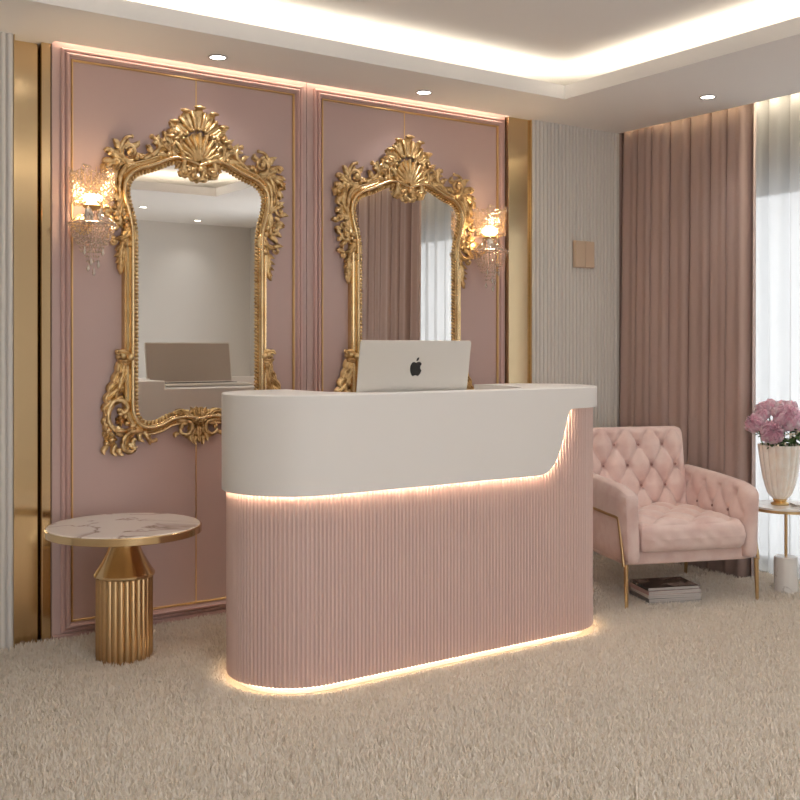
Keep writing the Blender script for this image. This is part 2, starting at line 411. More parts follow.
# ------------------------------------------------------------------ shag carpet
Fd = Vector((math.cos(math.radians(55.289)), math.sin(math.radians(55.289)))); Rt = Vector((Fd.y, -Fd.x))
def carpet():
    rng = np.random.default_rng(3)
    N = 1000000
    x = rng.uniform(-1.2, 5.48, N); y = rng.uniform(.6, 4.83, N)
    d = x*Fd.x+y*Fd.y; l = x*Rt.x+y*Rt.y
    d = np.maximum(d, .3); px = 400+1046*l/d; py = 347+1046*1.36/d
    inf = (px > -130) & (px < 930) & (py < 900)
    keep = ((px > -420) & (px < 1220) & (py < 1300)) & (rng.random(N) < np.where(inf, .62, .30))
    # pile does not grow through the desk plinth and the pedestal foot
    dx = np.clip(x, 2.11, 3.434)-x; keep &= (dx*dx+(y-3.81)**2) > .287**2
    keep &= ((x-1.600)**2+(y-4.408)**2) > .122**2
    keep &= ((x-4.992)**2+(y-3.50)**2) > .066**2
    # and lies flattened under the magazines
    ca, sa = math.cos(math.radians(-22)), math.sin(math.radians(-22))
    mx = (x-4.345)*ca+(y-3.785)*sa; my = -(x-4.345)*sa+(y-3.785)*ca
    keep &= ~((abs(mx) < .16) & (abs(my) < .125))
    x = x[keep]; y = y[keep]; n = len(x)
    clump = .5+.5*np.sin(x*9.1+np.sin(y*7.3)*2)*np.sin(y*8.3+np.sin(x*6.1)*2)
    L = rng.uniform(.028, .044, n)*(.85+.3*clump)
    ex = np.clip(x, 2.11, 3.434)-x; edge = np.sqrt(ex*ex+(y-3.81)**2); L *= np.clip(.38+(edge-.287)/.10, .38, 1)
    w = rng.uniform(.0022, .0040, n)
    yaw = rng.uniform(0, 2*PI, n); lean = rng.uniform(.15, .85, n)
    ld = rng.uniform(0, 2*PI, n)+.8*np.sin(x*5+y*3)
    cx, cy = np.cos(yaw)*w, np.sin(yaw)*w; lx, ly = np.cos(ld), np.sin(ld)
    V = np.zeros((n, 5, 3))
    V[:, 0] = np.stack([x-cx, y-cy, np.zeros(n)-.001], 1); V[:, 1] = np.stack([x+cx, y+cy, np.zeros(n)-.001], 1)
    h1 = L*.55; o1 = L*.18*lean
    V[:, 2] = np.stack([x+o1*lx-cx*1.05, y+o1*ly-cy*1.05, h1], 1); V[:, 3] = np.stack([x+o1*lx+cx*1.05, y+o1*ly+cy*1.05, h1], 1)
    o2 = L*.55*lean; h2 = np.sqrt(np.maximum(L*L-o2*o2, 1e-6))*.93
    V[:, 4] = np.stack([x+o2*lx, y+o2*ly, h2], 1)
    me = bpy.data.meshes.new('shag_carpet_pile')
    me.vertices.add(n*5); me.vertices.foreach_set('co', V.reshape(-1))
    b = (np.arange(n)*5)[:, None]
    loops = np.concatenate([b+np.array([[0, 1, 3, 2]]), b+np.array([[2, 3, 4]])], 1).reshape(-1)
    me.loops.add(n*7); me.loops.foreach_set('vertex_index', loops.astype(np.int32))
    st = ((np.arange(n)*7)[:, None]+np.array([[0, 4]])).reshape(-1); me.polygons.add(2*n)
    me.polygons.foreach_set('loop_start', st.astype(np.int32))
    me.polygons.foreach_set('use_smooth', np.ones(2*n, dtype=bool))
    me.update(calc_edges=True); me.validate()
    me.materials.append(M['pile'])
    o = bpy.data.objects.new('carpet_pile', me); COL.objects.link(o)
    tag(o, 'cream shag carpet pile covering the whole floor', 'carpet'); o['kind'] = 'stuff'
    print('pile strands', n)
carpet()

# ------------------------------------------------------------------ reception desk
DX0, DX1, DY, DR = 2.11, 3.434, 3.81, .30
def stadium(R, step=.02, x0=DX0, x1=DX1):
    """closed outline, counter-clockwise, starting at the front left tangent"""
    out = []
    n = max(2, round((x1-x0)/step)); m = max(6, round(PI*R/step))
    out += [(x0+(x1-x0)*i/n, DY-R) for i in range(n)]
    out += [(x1+R*math.sin(PI*i/m), DY-R*math.cos(PI*i/m)) for i in range(m)]
    out += [(x1-(x1-x0)*i/n, DY+R) for i in range(n)]
    out += [(x0-R*math.sin(PI*i/m), DY+R*math.cos(PI*i/m)) for i in range(m)]
    return out
ZT, ZA, ZS = 1.1726, .781, 1.076
scurve = [(3.12, ZA), (3.18, ZA+.0005), (3.22, .784), (3.255, .797), (3.289, .829), (3.324, .890), (3.353, .98), (3.368, 1.040), (3.380, 1.064), (3.400, 1.0745), (3.43, ZS)]
def apron_z(x, y):
    """underside of the white apron: low around the left, rising in an S-curve near the right end"""
    if x <= scurve[0][0]: return ZA
    if x >= scurve[-1][0]: return ZS
    for (a, za), (b, zb) in zip(scurve, scurve[1:]):
        if x <= b:
            u = (x-a)/(b-a); return za+(zb-za)*u
desk = empty('reception_desk', 'curved reception desk with white counter over pink fluted body lit from below', 'reception desk', (2.77, DY, 0))
def dloc(o): o.location = (-2.77, -DY, 0); return o
# fluted body
body = MB()
n_r = 246; pitch = .5/1
outer = stadium(.281, .004)
L = 0; seq = []
per = []
for i in range(len(outer)):
    a = Vector(outer[i]); b = Vector(outer[(i+1) % len(outer)]); per.append(L); L += (b-a).length
pitch = L/n_r
def at(sv):
    sv %= L
    import bisect
    i = bisect.bisect_right(per, sv)-1
    a = Vector(outer[i]); b = Vector(outer[(i+1) % len(outer)]); d = (b-a); u = (sv-per[i])/max(d.length, 1e-9)
    p = a+d*u
    c = Vector((min(max(p.x, DX0), DX1), DY)); nn = (p-c).normalized()
    return p, nn
ring = []
for k in range(n_r):
    for (u, off) in ((0, -.008), (.34, -.008), (.46, -.0025), (.58, -.0004), (.76, -.0004), (.88, -.0025)):
        p, nn = at((k+u)*pitch); q = p+nn*off; ring.append((q.x, q.y))
k = len(ring)
body.add([(x, y, z) for z in (.034, 1.10) for x, y in ring], [(i, (i+1) % k, k+(i+1) % k, k+i) for i in range(k)]+[tuple(range(k))[::-1], tuple(range(k, 2*k))])
dloc(body.build('fluted_body', M['flutepink'], desk, smooth=25))
pl = MB(); pl.prism(stadium(.235), 0, .036); dloc(pl.build('plinth', M['white'], desk, smooth=30))
# counter: apron skin (outer and inner), top with rim and sunken work surface
out_ = stadium(DR, .012); inn_ = stadium(DR-.011, .012)
# resample inner with identical count
def inset(p, d):
    c = Vector((min(max(p[0], DX0), DX1), DY)); v = Vector(p); nn = (v-c).normalized(); return (v.x-nn.x*d, v.y-nn.y*d)
RX0, RX1, RY, ZREC = 2.23, 3.30, 3.605, 1.128
def top_z(p): return ZREC if (p[1] > DY+DR-1e-4 and RX0 < p[0] < RX1) else ZT
# outline with exact notch ends
pts = []
for p in out_:
    pts.append(p)
def ins_x(pts, xv):
    for i in range(len(pts)):
        a, b = pts[i], pts[(i+1) % len(pts)]
        if a[1] > DY+DR-1e-4 and b[1] > DY+DR-1e-4 and a[0] > xv > b[0]:
            return pts[:i+1]+[(xv+1e-4, DY+DR), (xv-1e-4, DY+DR)]+pts[i+1:]
    return pts
pts = ins_x(ins_x(pts, RX1), RX0); n = len(pts)
ct = MB()
# (0) rounded arris is made of two rings: wall top slightly below, then inset top
zt_ = [top_z(p) for p in pts]; zb_ = [apron_z(*p) for p in pts]
vs = []
for q, (d, zf) in enumerate(((.011, 'b'), (.001, 'b'), (0, 'b1'), (0, 't1'), (.004, 't'))):
    for i, p in enumerate(pts):
        x, y = inset(p, d)
        z = {'b': zb_[i], 'b1': zb_[i]+.0015, 't1': zt_[i]-.004, 't': zt_[i]}[zf]
        vs.append((x, y, z))
# inner skin going up to the slab underside
for i, p in enumerate(pts):
    x, y = inset(p, .011); vs.append((x, y, max(zb_[i], ZS)))
R5 = n*5
fs = []
for q in range(4):
    for i in range(n): fs.append((q*n+i, q*n+(i+1) % n, (q+1)*n+(i+1) % n, (q+1)*n+i))
for i in range(n): fs.append((i, R5+i, R5+(i+1) % n, (i+1) % n))
fs.append(tuple(range(R5, R5+n))[::-1])
ct.add(vs, fs)
# top face: ends and front rim at ZT, notch path
topring = [(inset(p, .004)) for p in pts]
iN1 = next(i for i in range(n) if zt_[i] == ZREC); iN2 = max(i for i in range(n) if zt_[i] == ZREC)
path = crom([(RX1, DY+DR-.004), (RX1, 3.93), (RX1-.015, 3.79), (RX1-.07, 3.69), (RX1-.16, RY), (2.77, RY), (RX0+.16, RY), (RX0+.07, 3.69), (RX0+.015, 3.79), (RX0, 3.93), (RX0, DY+DR-.004)], 5)
path = [(p.x, p.y) for p in path]
loop_top = topring[:iN1]+path+topring[iN2+1:]
ct.add([(x, y, ZT) for x, y in loop_top], [tuple(range(len(loop_top)))])
m_ = len(path)
ct.add([(x, y, z) for z in (ZREC, ZT) for x, y in path], [(i, i+1, m_+i+1, m_+i) for i in range(m_-1)])
ct.add([(x, y, ZREC) for x, y in path], [tuple(range(m_))])
dloc(ct.build('counter', M['white'], desk, smooth=32, recalc=False))
# LED strips: under the apron edge, and under the body
ap = []
for p in stadium(.2850, .02):
    ap.append((p[0], p[1], apron_z(p[0]-.004, p[1])+.008))
led = MB(); led.tube(ap, .0028, 6, closed=True); dloc(led.build('led_strip', M['led'], desk, smooth=180))
bp_ = [(x, y, .0285) for x, y in stadium(.256, .03)]
led = MB(); led.tube(bp_, .003, 6, closed=True); dloc(led.build('led_strip', M['ledfloor'], desk, smooth=180))

# ------------------------------------------------------------------ laptop
lap = empty('laptop', 'open silver laptop with black fruit emblem standing on the desk counter', 'laptop', (2.586, 3.637, ZREC), math.radians(-1.5))
W = .565
a = MB(); a.box(-W/2, W/2, .0, .30, .004, .018); a.build('base', M['alu'], lap, smooth=0, bevel=.004)
a = MB()
for r in range(5):
    for c_ in range(13): a.box(-.23+c_*.0355, -.23+c_*.0355+.031, .05+r*.026, .05+r*.026+.022, .018, .0205)
a.build('keyboard', M['keys'], lap, smooth=0)
a = MB(); a.tube([(-W/2+.05, .004, .016), (W/2-.05, .004, .016)], .007, 10); a.build('hinge', M['alu'], lap)
lid = MB()
def rrect(w, h, r, n=5, y0=0.):
    o = []
    for (cx, cz, a0) in ((w/2-r, r, -90), (w/2-r, h-r, 0), (-w/2+r, h-r, 90), (-w/2+r, r, 180)):
        for i in range(n+1):
            t = math.radians(a0+90*i/n); o.append((cx+r*math.cos(t), cz+r*math.sin(t)))
    return o
rr = rrect(W, .248, .012)
k = len(rr)
lid.add([(x, 0, z) for x, z in rr]+[(x, .007, z) for x, z in rr], [tuple(range(k)), tuple(range(k, 2*k))[::-1]]+[(i, k+i, k+(i+1) % k, (i+1) % k) for i in range(k)])
tilt = math.radians(9)
lo = lid.build('lid', M['alu'], lap, smooth=30, bevel=.0015); lo.location = (0, -.002, .014); lo.rotation_euler = (tilt, 0, 0)
scn = MB(); rr = rrect(W-.016, .232, .006); k = len(rr)
scn.add([(x, .0078, z+.008) for x, z in rr], [tuple(range(k))[::-1]]); scn.build('screen', M['screen'], lo, smooth=0)
# emblem: bitten apple and its leaf
half = [(0, .80), (.07, .835), (.18, .86), (.30, .85), (.42, .78), (.47, .70)]
bite = [(.40, .62), (.365, .50), (.385, .38), (.45, .28), (.49, .25)]
low = [(.45, .12), (.37, -.02), (.28, -.12), (.19, -.15), (.10, -.12), (0, -.10), (-.10, -.12), (-.19, -.15), (-.28, -.12), (-.39, .03), (-.47, .24), (-.49, .44), (-.45, .64), (-.36, .79), (-.25, .85), (-.13, .845), (-.05, .81)]
logo = [(p.x, p.y) for p in crom(half, 4)]+[(p.x, p.y) for p in crom(bite, 4)]+[(p.x, p.y) for p in crom(low, 4)]
S = .060; lg = MB()
def logo_add(pl):
    q = [(x*S, z*S) for x, z in pl]; k = len(q)
    lg.add([(x, -.0012, z+.105) for x, z in q]+[(x, .0006, z+.105) for x, z in q], [tuple(range(k))]+[(i, k+i, k+(i+1) % k, (i+1) % k) for i in range(k)])
logo_add(logo)
leafp = []
for i in range(9):
    t = i/8; leafp.append((.0+.20*t-.05*math.sin(PI*t), .92+.27*t+.06*math.sin(PI*t)))
for i in range(1, 8):
    t = 1-i/8; leafp.append((.0+.20*t+.06*math.sin(PI*t), .92+.27*t-.06*math.sin(PI*t)))
logo_add(leafp)
lgo = lg.build('emblem', M['logo'], lo, smooth=0, recalc=False); lgo['label'] = 'black bitten apple emblem'

# ------------------------------------------------------------------ ornate mirrors
class Orn:
    """builds carved relief in the mirror plane: u to the right, v up, w towards the room (-y)"""
    def __init__(s): s.mb = MB(); s.mx = 1
    def pt(s, u, v, w): return (s.mx*u, -w, v)
    def leaf(s, spine, width, w0=.012, rise=.022, lobes=4, curl=.018, dep=.40, ns=22, nw=8):
        sp = crom(spine, max(2, ns//(len(spine)-1))); k = len(sp)
        def fn(a, b):
            f = a*(k-1); i = min(int(f), k-2); p = sp[i].lerp(sp[i+1], f-i)
            t = (sp[min(i+1, k-1)]-sp[max(i-1, 0)]).normalized(); nr = Vector((-t.y, t.x))
            env = (math.sin(PI*min(1, a*.86+.14))**.7)
            lob = 1-dep+dep*abs(math.sin(PI*lobes*a+.4))
            x = (b-.5)*2
            wd = width*env*lob
            q = p+nr*(x*wd)-t*(abs(x)**1.5*wd*.25)
            hgt = w0+rise*(1-x*x)*(.45+.55*env)-.013*math.exp(-(x/.15)**2)+.004*math.cos(x*9)*(1-abs(x))+curl*max(0, a-.62)**1.4*3.2
            return s.pt(q.x, q.y, hgt)
        s.mb.grid(fn, k-1, nw)
        # underside so that the carving has body
        def fn2(a, b):
            x, y, z = fn(a, b); return (x, min(y+.012, -.0) if y+.012 < 0 else -.0005, z)
        s.mb.grid(fn2, k-1, nw)
    def sprout(s, u, v, a, L, wd, w=.026):
        # small curled leaflet starting at (u, v), heading at angle a
        ca, sa = math.cos(a), math.sin(a)
        s.leaf([(u, v), (u+L*.55*ca-.10*L*sa, v+L*.55*sa+.10*L*ca), (u+L*ca+.12*L*sa, v+L*sa-.12*L*ca)], wd, w0=w, rise=.014, lobes=2, dep=.2, ns=8, nw=5, curl=.014)
    def scroll(s, pts, r0, r1, w=.018, n=8, arch=.010, ball=0):
        sp = crom(pts, 7); k = len(sp)
        P = [s.pt(p.x, p.y, w+arch*math.sin(PI*i/(k-1))) for i, p in enumerate(sp)]
        s.mb.tube(P, [r0+(r1-r0)*i/(k-1) for i in range(k)], n)
        if ball: s.mb.ball(P[-1], ball, 10, 6)
    def spiral(s, c, r, turns, a0, r0, r1, w=.018, ball=.009, dirn=1):
        k = int(20*turns)+4
        P = []
        for i in range(k):
            t = i/(k-1); a = a0+dirn*2*PI*turns*t; rr = r*(1-.80*t)
            P.append(s.pt(c[0]+rr*math.cos(a), c[1]+rr*math.sin(a), w+.014*t))
        s.mb.tube(P, [r0+(r1-r0)*i/(k-1) for i in range(k)], 8)
        if ball: s.mb.ball(s.pt(c[0], c[1], w+.018), ball, 10, 6)
    def ballat(s, u, v, r, w=.02): s.mb.ball(s.pt(u, v, w), (r, r, r), 10, 6)
    def rosette(s, c, r, n=6, w=.02):
        for i in range(n):
            a = 2*PI*i/n+.3
            s.leaf([(c[0]+.2*r*math.cos(a), c[1]+.2*r*math.sin(a)), (c[0]+.6*r*math.cos(a+.12), c[1]+.6*r*math.sin(a+.12)), (c[0]+r*math.cos(a+.3), c[1]+r*math.sin(a+.3))], r*.36, w0=w, rise=.010, lobes=2, dep=.15, ns=8, nw=4, curl=.01)
        s.ballat(c[0], c[1], r*.26, w+.012)
    def fan(s, c, R0, Rf, a0, a1, ribs, w=.02, bow=.03, ridge=.007, rim=.012, nu=None, nr=10):
        nu = nu or ribs*8
        def fn(a, b):
            th = a0+(a1-a0)*a; ph = abs(math.sin(PI*ribs*a))
            R = Rf(th)*(.90+.10*ph); rr = R0+(R-R0)*b
            z = w+bow*math.sin(PI*min(1, b*.9+.05))+ridge*(ph-.5)*b*2+rim*max(0, b-.75)*4*ph
            return s.pt(c[0]+rr*math.sin(th), c[1]+rr*math.cos(th), z)
        s.mb.grid(fn, nu, nr)
        s.mb.grid(lambda a, b: (lambda q: (q[0], min(q[1]+.014, -.0006), q[2]))(fn(a, b)), nu, nr)
    def both(s, f):
        for m in (1, -1): s.mx = m; f(s)
        s.mx = 1
    def build(s, name, parent): return s.mb.build(name, M['gilt'], parent, smooth=60, recalc=False)

gl_half = [(0, 2.215), (.05, 2.232), (.10, 2.243), (.14, 2.238), (.19, 2.215), (.245, 2.192), (.30, 2.172), (.334, 2.140), (.343, 2.098), (.334, 2.045), (.317, 1.985), (.306, 1.92), (.304, 1.85)]
gl_low = [(.304, 1.09), (.297, 1.045), (.270, 1.013), (.222, 1.014), (.158, 1.042), (.09, 1.056), (.04, 1.054), (0, 1.046)]
up = [(p.x, p.y) for p in crom(gl_half, 6)]; lo_ = [(p.x, p.y) for p in crom(gl_low, 6)]
straight = [(.304, 1.85-(1.85-1.09)*i/12) for i in range(1, 12)]
right = up+straight+lo_
outline = right+[(-x, y) for x, y in right[-2:0:-1]]      # clockwise seen from the room
No = len(outline)
def onorm(i, k=2):
    a = Vector(outline[(i-k) % No]); b = Vector(outline[(i+k) % No]); t = (b-a).normalized(); return Vector((-t.y, t.x))

def make_mirror(name, label):
    root = empty(name, label, 'mirror', (0, 0, 0), group='gilt carved mirrors on the pink wall')
    # silvered pane
    g = MB(); k = No
    ring = [(Vector(outline[i])+onorm(i)*.006) for i in range(No)]
    g.add([(p.x, -.030, p.y) for p in ring]+[(p.x, -.004, p.y) for p in ring], [tuple(range(k)), tuple(range(k, 2*k))[::-1]]+[(i, (i+1) % k, k+(i+1) % k, k+i) for i in range(k)])
    po = g.build('mirror_pane', M['mirror'], root, smooth=0)
    po['label'] = 'clear silvered glass'
    # moulding: profile (outward offset, projection)
    prof = [(.000, .002), (.000, .026), (.003, .027), (.021, .027), (.023, .044), (.026, .046)]
    prof += [(.027+.020*(1-math.cos(PI*i/8))/2, .044+.014*math.sin(PI*i/8)) for i in range(9)]
    prof += [(.049, .036), (.051, .034), (.060, .030), (.063, .034), (.070, .035), (.074, .030), (.075, .001)]
    mo = MB(); vs = []
    for (o, p) in prof:
        for i in range(No):
            q = Vector(outline[i])+onorm(i)*o; vs.append((q.x, -p, q.y))
    mo.add(vs, [(j*No+i, j*No+(i+1) % No, (j+1)*No+(i+1) % No, (j+1)*No+i) for j in range(len(prof)-1) for i in range(No)])
    mo.build('frame_moulding', M['giltsmooth'], root, smooth=50)
    # beading along the sight edge
    be = MB(); acc = 0; last = None
    ptsb = [(Vector(outline[i])+onorm(i)*.012) for i in range(No)]
    for i in range(No):
        a, b = ptsb[i], ptsb[(i+1) % No]; d = (b-a).length
        while acc < d:
            p = a.lerp(b, acc/d); t_ = (b-a).normalized(); nn = Vector((-t_.y, t_.x)); ax = (nn+t_*.7).normalized(); bx = Vector((ax.y, -ax.x))
            tmp = MB(); tmp.ball((0, 0, 0), (.0125, .0085, .0064), 8, 5)
            be.add([(p.x+ax.x*q[0]+bx.x*q[2], -.033+q[1], p.y+ax.y*q[0]+bx.y*q[2]) for q in tmp.v], tmp.f); acc += .0185
        acc -= d
    be.build('beading', M['gilt'], root, smooth=180)
    # ---- crest
    o = Orn()
    def lobe_r(th): return .115+.075*max(0, math.cos(th*.95))
    # big back shell made of spoon-shaped lobes
    for (a, Lr, wd) in ((0, .170, .042), (.48, .165, .034), (-.48, .165, .034), (.98, .158, .034), (-.98, .158, .034), (1.48, .150, .032), (-1.48, .150, .032)):
        c = (0, 2.372); s0 = .065
        P = [(c[0]+r*math.sin(a), c[1]+r*math.cos(a)) for r in (s0, s0+(Lr-s0)*.4, s0+(Lr-s0)*.8, Lr)]
        o.leaf(P, wd, w0=.018, rise=.018, lobes=1, dep=.05, curl=.05)
        tip = P[-1]; o.mb.ball(o.pt(tip[0], tip[1]-.004, .052), (wd*.80, .012, .0095), 12, 6)
    for a in (.24, -.24, .73, -.73, 1.22, -1.22):
        o.scroll([(.06*math.sin(a), 2.372+.06*math.cos(a)), (.10*math.sin(a), 2.372+.10*math.cos(a)), (.142*math.sin(a), 2.372+.142*math.cos(a))], .007, .010, w=.03, ball=.012)
    for i in range(9):
        a = -1.5+3*i/8; o.ballat(.092*math.sin(a), 2.338+.092*math.cos(a), .0105, .040)
    o.fan((0, 2.262), .018, lambda th: .085+.066*max(0, math.cos(th))**1.2, -1.45, 1.45, 11, w=.034, bow=.026, ridge=.008, rim=.016)
    def crest(s):
        s.scroll([(.015, 2.245), (.055, 2.215), (.085, 2.235), (.078, 2.275), (.092, 2.325), (.125, 2.36)], .016, .009, w=.036)
        s.spiral((.062, 2.222), .026, 1.2, -.4, .010, .004, w=.042, ball=.010)
        s.leaf([(.10, 2.305), (.135, 2.345), (.150, 2.39), (.135, 2.43)], .026, w0=.02, rise=.018)
        s.spiral((.128, 2.395), .034, 1.15, 1.2, .011, .005, w=.032, ball=.012)
        s.scroll([(.095, 2.262), (.13, 2.295), (.135, 2.335), (.115, 2.37)], .011, .007, w=.03, ball=.010)
        s.scroll([(.275, 2.262), (.235, 2.285), (.205, 2.320), (.215, 2.355), (.237, 2.372)], .013, .008, w=.026, ball=.013)
        s.leaf([(.285, 2.250), (.235, 2.283), (.18, 2.315), (.135, 2.325)], .020, w0=.016, rise=.02, lobes=5)
        s.scroll([(.13, 2.300), (.165, 2.325), (.185, 2.355), (.165, 2.385)], .010, .006, w=.024, ball=.010)
        s.spiral((.180, 2.352), .024, 1.1, 3.4, .009, .004, w=.026, ball=.008)
        s.leaf([(.02, 2.255), (.03, 2.225), (.022, 2.196), (.004, 2.186)], .022, w0=.04, rise=.014, lobes=3)
        s.ballat(.035, 2.200, .011, .050); s.ballat(.012, 2.188, .010, .052); s.ballat(.062, 2.198, .010, .046)
        s.ballat(.158, 2.290, .012, .036); s.ballat(.10, 2.395, .014, .040)
        s.leaf([(.062, 2.205), (.085, 2.203), (.10, 2.222)], .016, w0=.04, rise=.01, lobes=2)
    def crest2(s):
        for (u, v, a, L) in ((.11, 2.29, .2, .06), (.14, 2.315, .7, .055), (.16, 2.36, 1.1, .05), (.19, 2.33, .3, .05), (.22, 2.345, 1.9, .04), (.10, 2.33, 1.7, .05), (.24, 2.295, .9, .045), (.165, 2.285, .1, .05), (.04, 2.21, -1.9, .04), (.08, 2.25, -.4, .045), (.125, 2.42, .9, .045)):
            s.sprout(u, v, a, L, .015, .03)
    o.both(crest2)
    o.both(crest); o.ballat(0, 2.232, .016, .058); o.ballat(0, 2.182, .013, .05)
    o.build('crest_carving', root)
    # ---- shoulders
    def shoulder(s):
        s.spiral((.350, 2.288), .046, 1.35, -1.9, .014, .006, w=.024, ball=.015)
        s.scroll([(.395, 2.290), (.385, 2.325), (.365, 2.352), (.335, 2.362)], .012, .007, w=.022, ball=.010)
        s.leaf([(.30, 2.232), (.345, 2.235), (.395, 2.262), (.440, 2.285), (.470, 2.272)], .026, w0=.02, rise=.02, lobes=4)
        s.spiral((.448, 2.272), .022, 1.1, .3, .009, .004, w=.03, ball=.010)
        s.leaf([(.375, 2.235), (.42, 2.235), (.462, 2.215), (.482, 2.18)], .030, w0=.018, rise=.022, lobes=4)
        s.rosette((.462, 2.195), .030, 5, w=.026)
        s.leaf([(.395, 2.235), (.418, 2.19), (.425, 2.14), (.412, 2.085)], .022, w0=.03, rise=.02, lobes=5)
        s.scroll([(.365, 2.220), (.392, 2.18), (.402, 2.12), (.395, 2.06)], .012, .008, w=.03)
        s.ballat(.405, 2.232, .012, .034); s.ballat(.315, 2.262, .013, .03); s.ballat(.295, 2.268, .010, .028)
        s.leaf([(.335, 2.255), (.30, 2.275), (.265, 2.272)], .018, w0=.018, rise=.014, lobes=3)
        for (u, v, a, L) in ((.40, 2.30, 1.0, .05), (.42, 2.262, .5, .055), (.435, 2.235, -.1, .05), (.425, 2.165, -.5, .055), (.418, 2.13, -.9, .05), (.33, 2.315, 2.4, .04), (.445, 2.17, -1.3, .05), (.37, 2.30, 1.9, .045), (.375, 2.19, -.9, .05)):
            s.sprout(u, v, a, L, .016)
    o = Orn(); o.mx = -1; shoulder(o); o.build('shoulder_carving', root)
    o = Orn(); o.mx = 1; shoulder(o); o.build('shoulder_carving', root)
    # ---- sides
    def side(s):
        s.leaf([(.385, 2.045), (.418, 2.075), (.448, 2.095), (.475, 2.082)], .024, w0=.022, rise=.02, lobes=4)
        s.spiral((.452, 2.060), .026, 1.2, 1.6, .010, .004, w=.026, ball=.012)
        s.spiral((.428, 2.018), .024, 1.2, 2.6, .010, .004, w=.03, ball=.012)
        s.leaf([(.375, 2.07), (.395, 2.02), (.402, 1.97), (.388, 1.92)], .026, w0=.024, rise=.022, lobes=5)
        s.rosette((.452, 2.092), .022, 5, w=.024)
        s.spiral((.412, 1.962), .026, 1.25, .4, .011, .005, w=.03, ball=.012, dirn=-1)
        s.ballat(.372, 1.968, .015, .046); s.ballat(.366, 1.935, .013, .046); s.ballat(.42, 1.985, .012, .04)
        s.leaf([(.345, 1.985), (.352, 1.94), (.362, 1.90), (.39, 1.875), (.43, 1.868)], .024, w0=.03, rise=.02, lobes=4)
        s.spiral((.432, 1.856), .020, 1.1, 1.5, .009, .004, w=.028, ball=.010)
        s.leaf([(.345, 1.935), (.335, 1.90), (.340, 1.86), (.365, 1.83)], .020, w0=.042, rise=.014, lobes=3)
        for (u, v, a, L) in ((.44, 2.075, .9, .05), (.455, 2.04, .1, .045), (.435, 2.00, -.2, .045), (.42, 1.95, -.4, .045), (.405, 1.93, -.8, .05), (.39, 1.99, .4, .04), (.42, 1.87, .3, .05), (.37, 1.90, -1.4, .045), (.41, 2.05, 1.4, .04), (.44, 1.975, .2, .035)):
            s.sprout(u, v, a, L, .015)
        for (v, l) in ((1.845, .055), (1.815, .058), (1.785, .052), (1.755, .042)):
            s.leaf([(.366, v), (.39, v-.012), (.366+l, v-.030)], .017, w0=.020, rise=.016, lobes=2, ns=10)
        s.leaf([(.378, 1.86), (.386, 1.80), (.388, 1.75), (.398, 1.70)], .022, w0=.024, rise=.018, lobes=5)
    o = Orn(); o.mx = -1; side(o); o.build('side_carving', root)
    o = Orn(); o.mx = 1; side(o); o.build('side_carving', root)
    # ---- lower corners
    def corner(s):
        s.ballat(.352, 1.310, .018, .05); s.ballat(.382, 1.318, .016, .036); s.ballat(.405, 1.312, .012, .028)
        s.leaf([(.335, 1.312), (.365, 1.328), (.405, 1.335), (.422, 1.322)], .020, w0=.034, rise=.014, lobes=3)
        s.leaf([(.335, 1.300), (.36, 1.288), (.395, 1.290), (.412, 1.300)], .018, w0=.034, rise=.014, lobes=3)
        for i, (v, r) in enumerate(((1.285, .405), (1.245, .425), (1.205, .447), (1.160, .462), (1.115, .470))):
            s.leaf([(.365+.004*i, v+.006), (.395+.006*i, v-.012), (r-.004, v-.040), (r+.002, v-.066)], .022, w0=.022, rise=.022, lobes=2, dep=.15)
        s.leaf([(.372, 1.29), (.382, 1.23), (.398, 1.17), (.425, 1.11)], .020, w0=.030, rise=.018, lobes=5)
        s.scroll([(.448, 1.075), (.425, 1.105), (.385, 1.105), (.362, 1.075), (.375, 1.050), (.398, 1.062)], .013, .009, w=.030, ball=.014)
        s.scroll([(.425, 1.095), (.452, 1.055), (.450, 1.005), (.418, .968), (.375, .962), (.335, .968)], .014, .010, w=.026)
        s.leaf([(.45, 1.06), (.462, 1.01), (.450, .965), (.42, .94)], .020, w0=.018, rise=.018, lobes=4)
        s.rosette((.392, 1.012), .026, 6, w=.024); s.ballat(.365, .998, .012, .034); s.ballat(.372, 1.030, .010, .034)
        s.rosette((.440, .925), .034, 7, w=.022); s.ballat(.440, .925, .013, .046)
        s.leaf([(.444, .95), (.462, .955), (.478, .94)], .014, w0=.016, rise=.014, lobes=2)
        s.leaf([(.425, .905), (.41, .875), (.392, .862)], .018, w0=.016, rise=.016, lobes=2)
        s.scroll([(.285, .958), (.345, .955), (.378, .925), (.385, .888), (.358, .860), (.326, .870), (.330, .895)], .012, .009, w=.026, ball=.012)
        s.leaf([(.30, .958), (.345, .945), (.368, .91), (.362, .872), (.335, .858)], .022, w0=.022, rise=.02, lobes=6)
        for (u, v, a, L) in ((.450, 1.05, -.4, .024), (.446, 1.0, -.6, .026), (.436, .97, -.3, .030), (.446, .91, -.5, .026), (.42, .895, -1.5, .05), (.455, .895, -1.0, .045), (.40, .88, -2.0, .04), (.35, .90, -2.6, .04), (.40, 1.04, 2.4, .04), (.41, .985, -2.6, .04), (.345, .985, 2.8, .04), (.30, .95, -1.9, .05), (.32, .925, -1.2, .045), (.43, 1.09, .6, .04), (.385, .94, .4, .04)):
            s.sprout(u, v, a, L, .014)
        s.scroll([(.275, .955), (.262, .928), (.240, .908), (.218, .912)], .011, .008, w=.026, ball=.011)
        s.leaf([(.282, .955), (.262, .94), (.248, .915), (.25, .89)], .018, w0=.02, rise=.018, lobes=3)
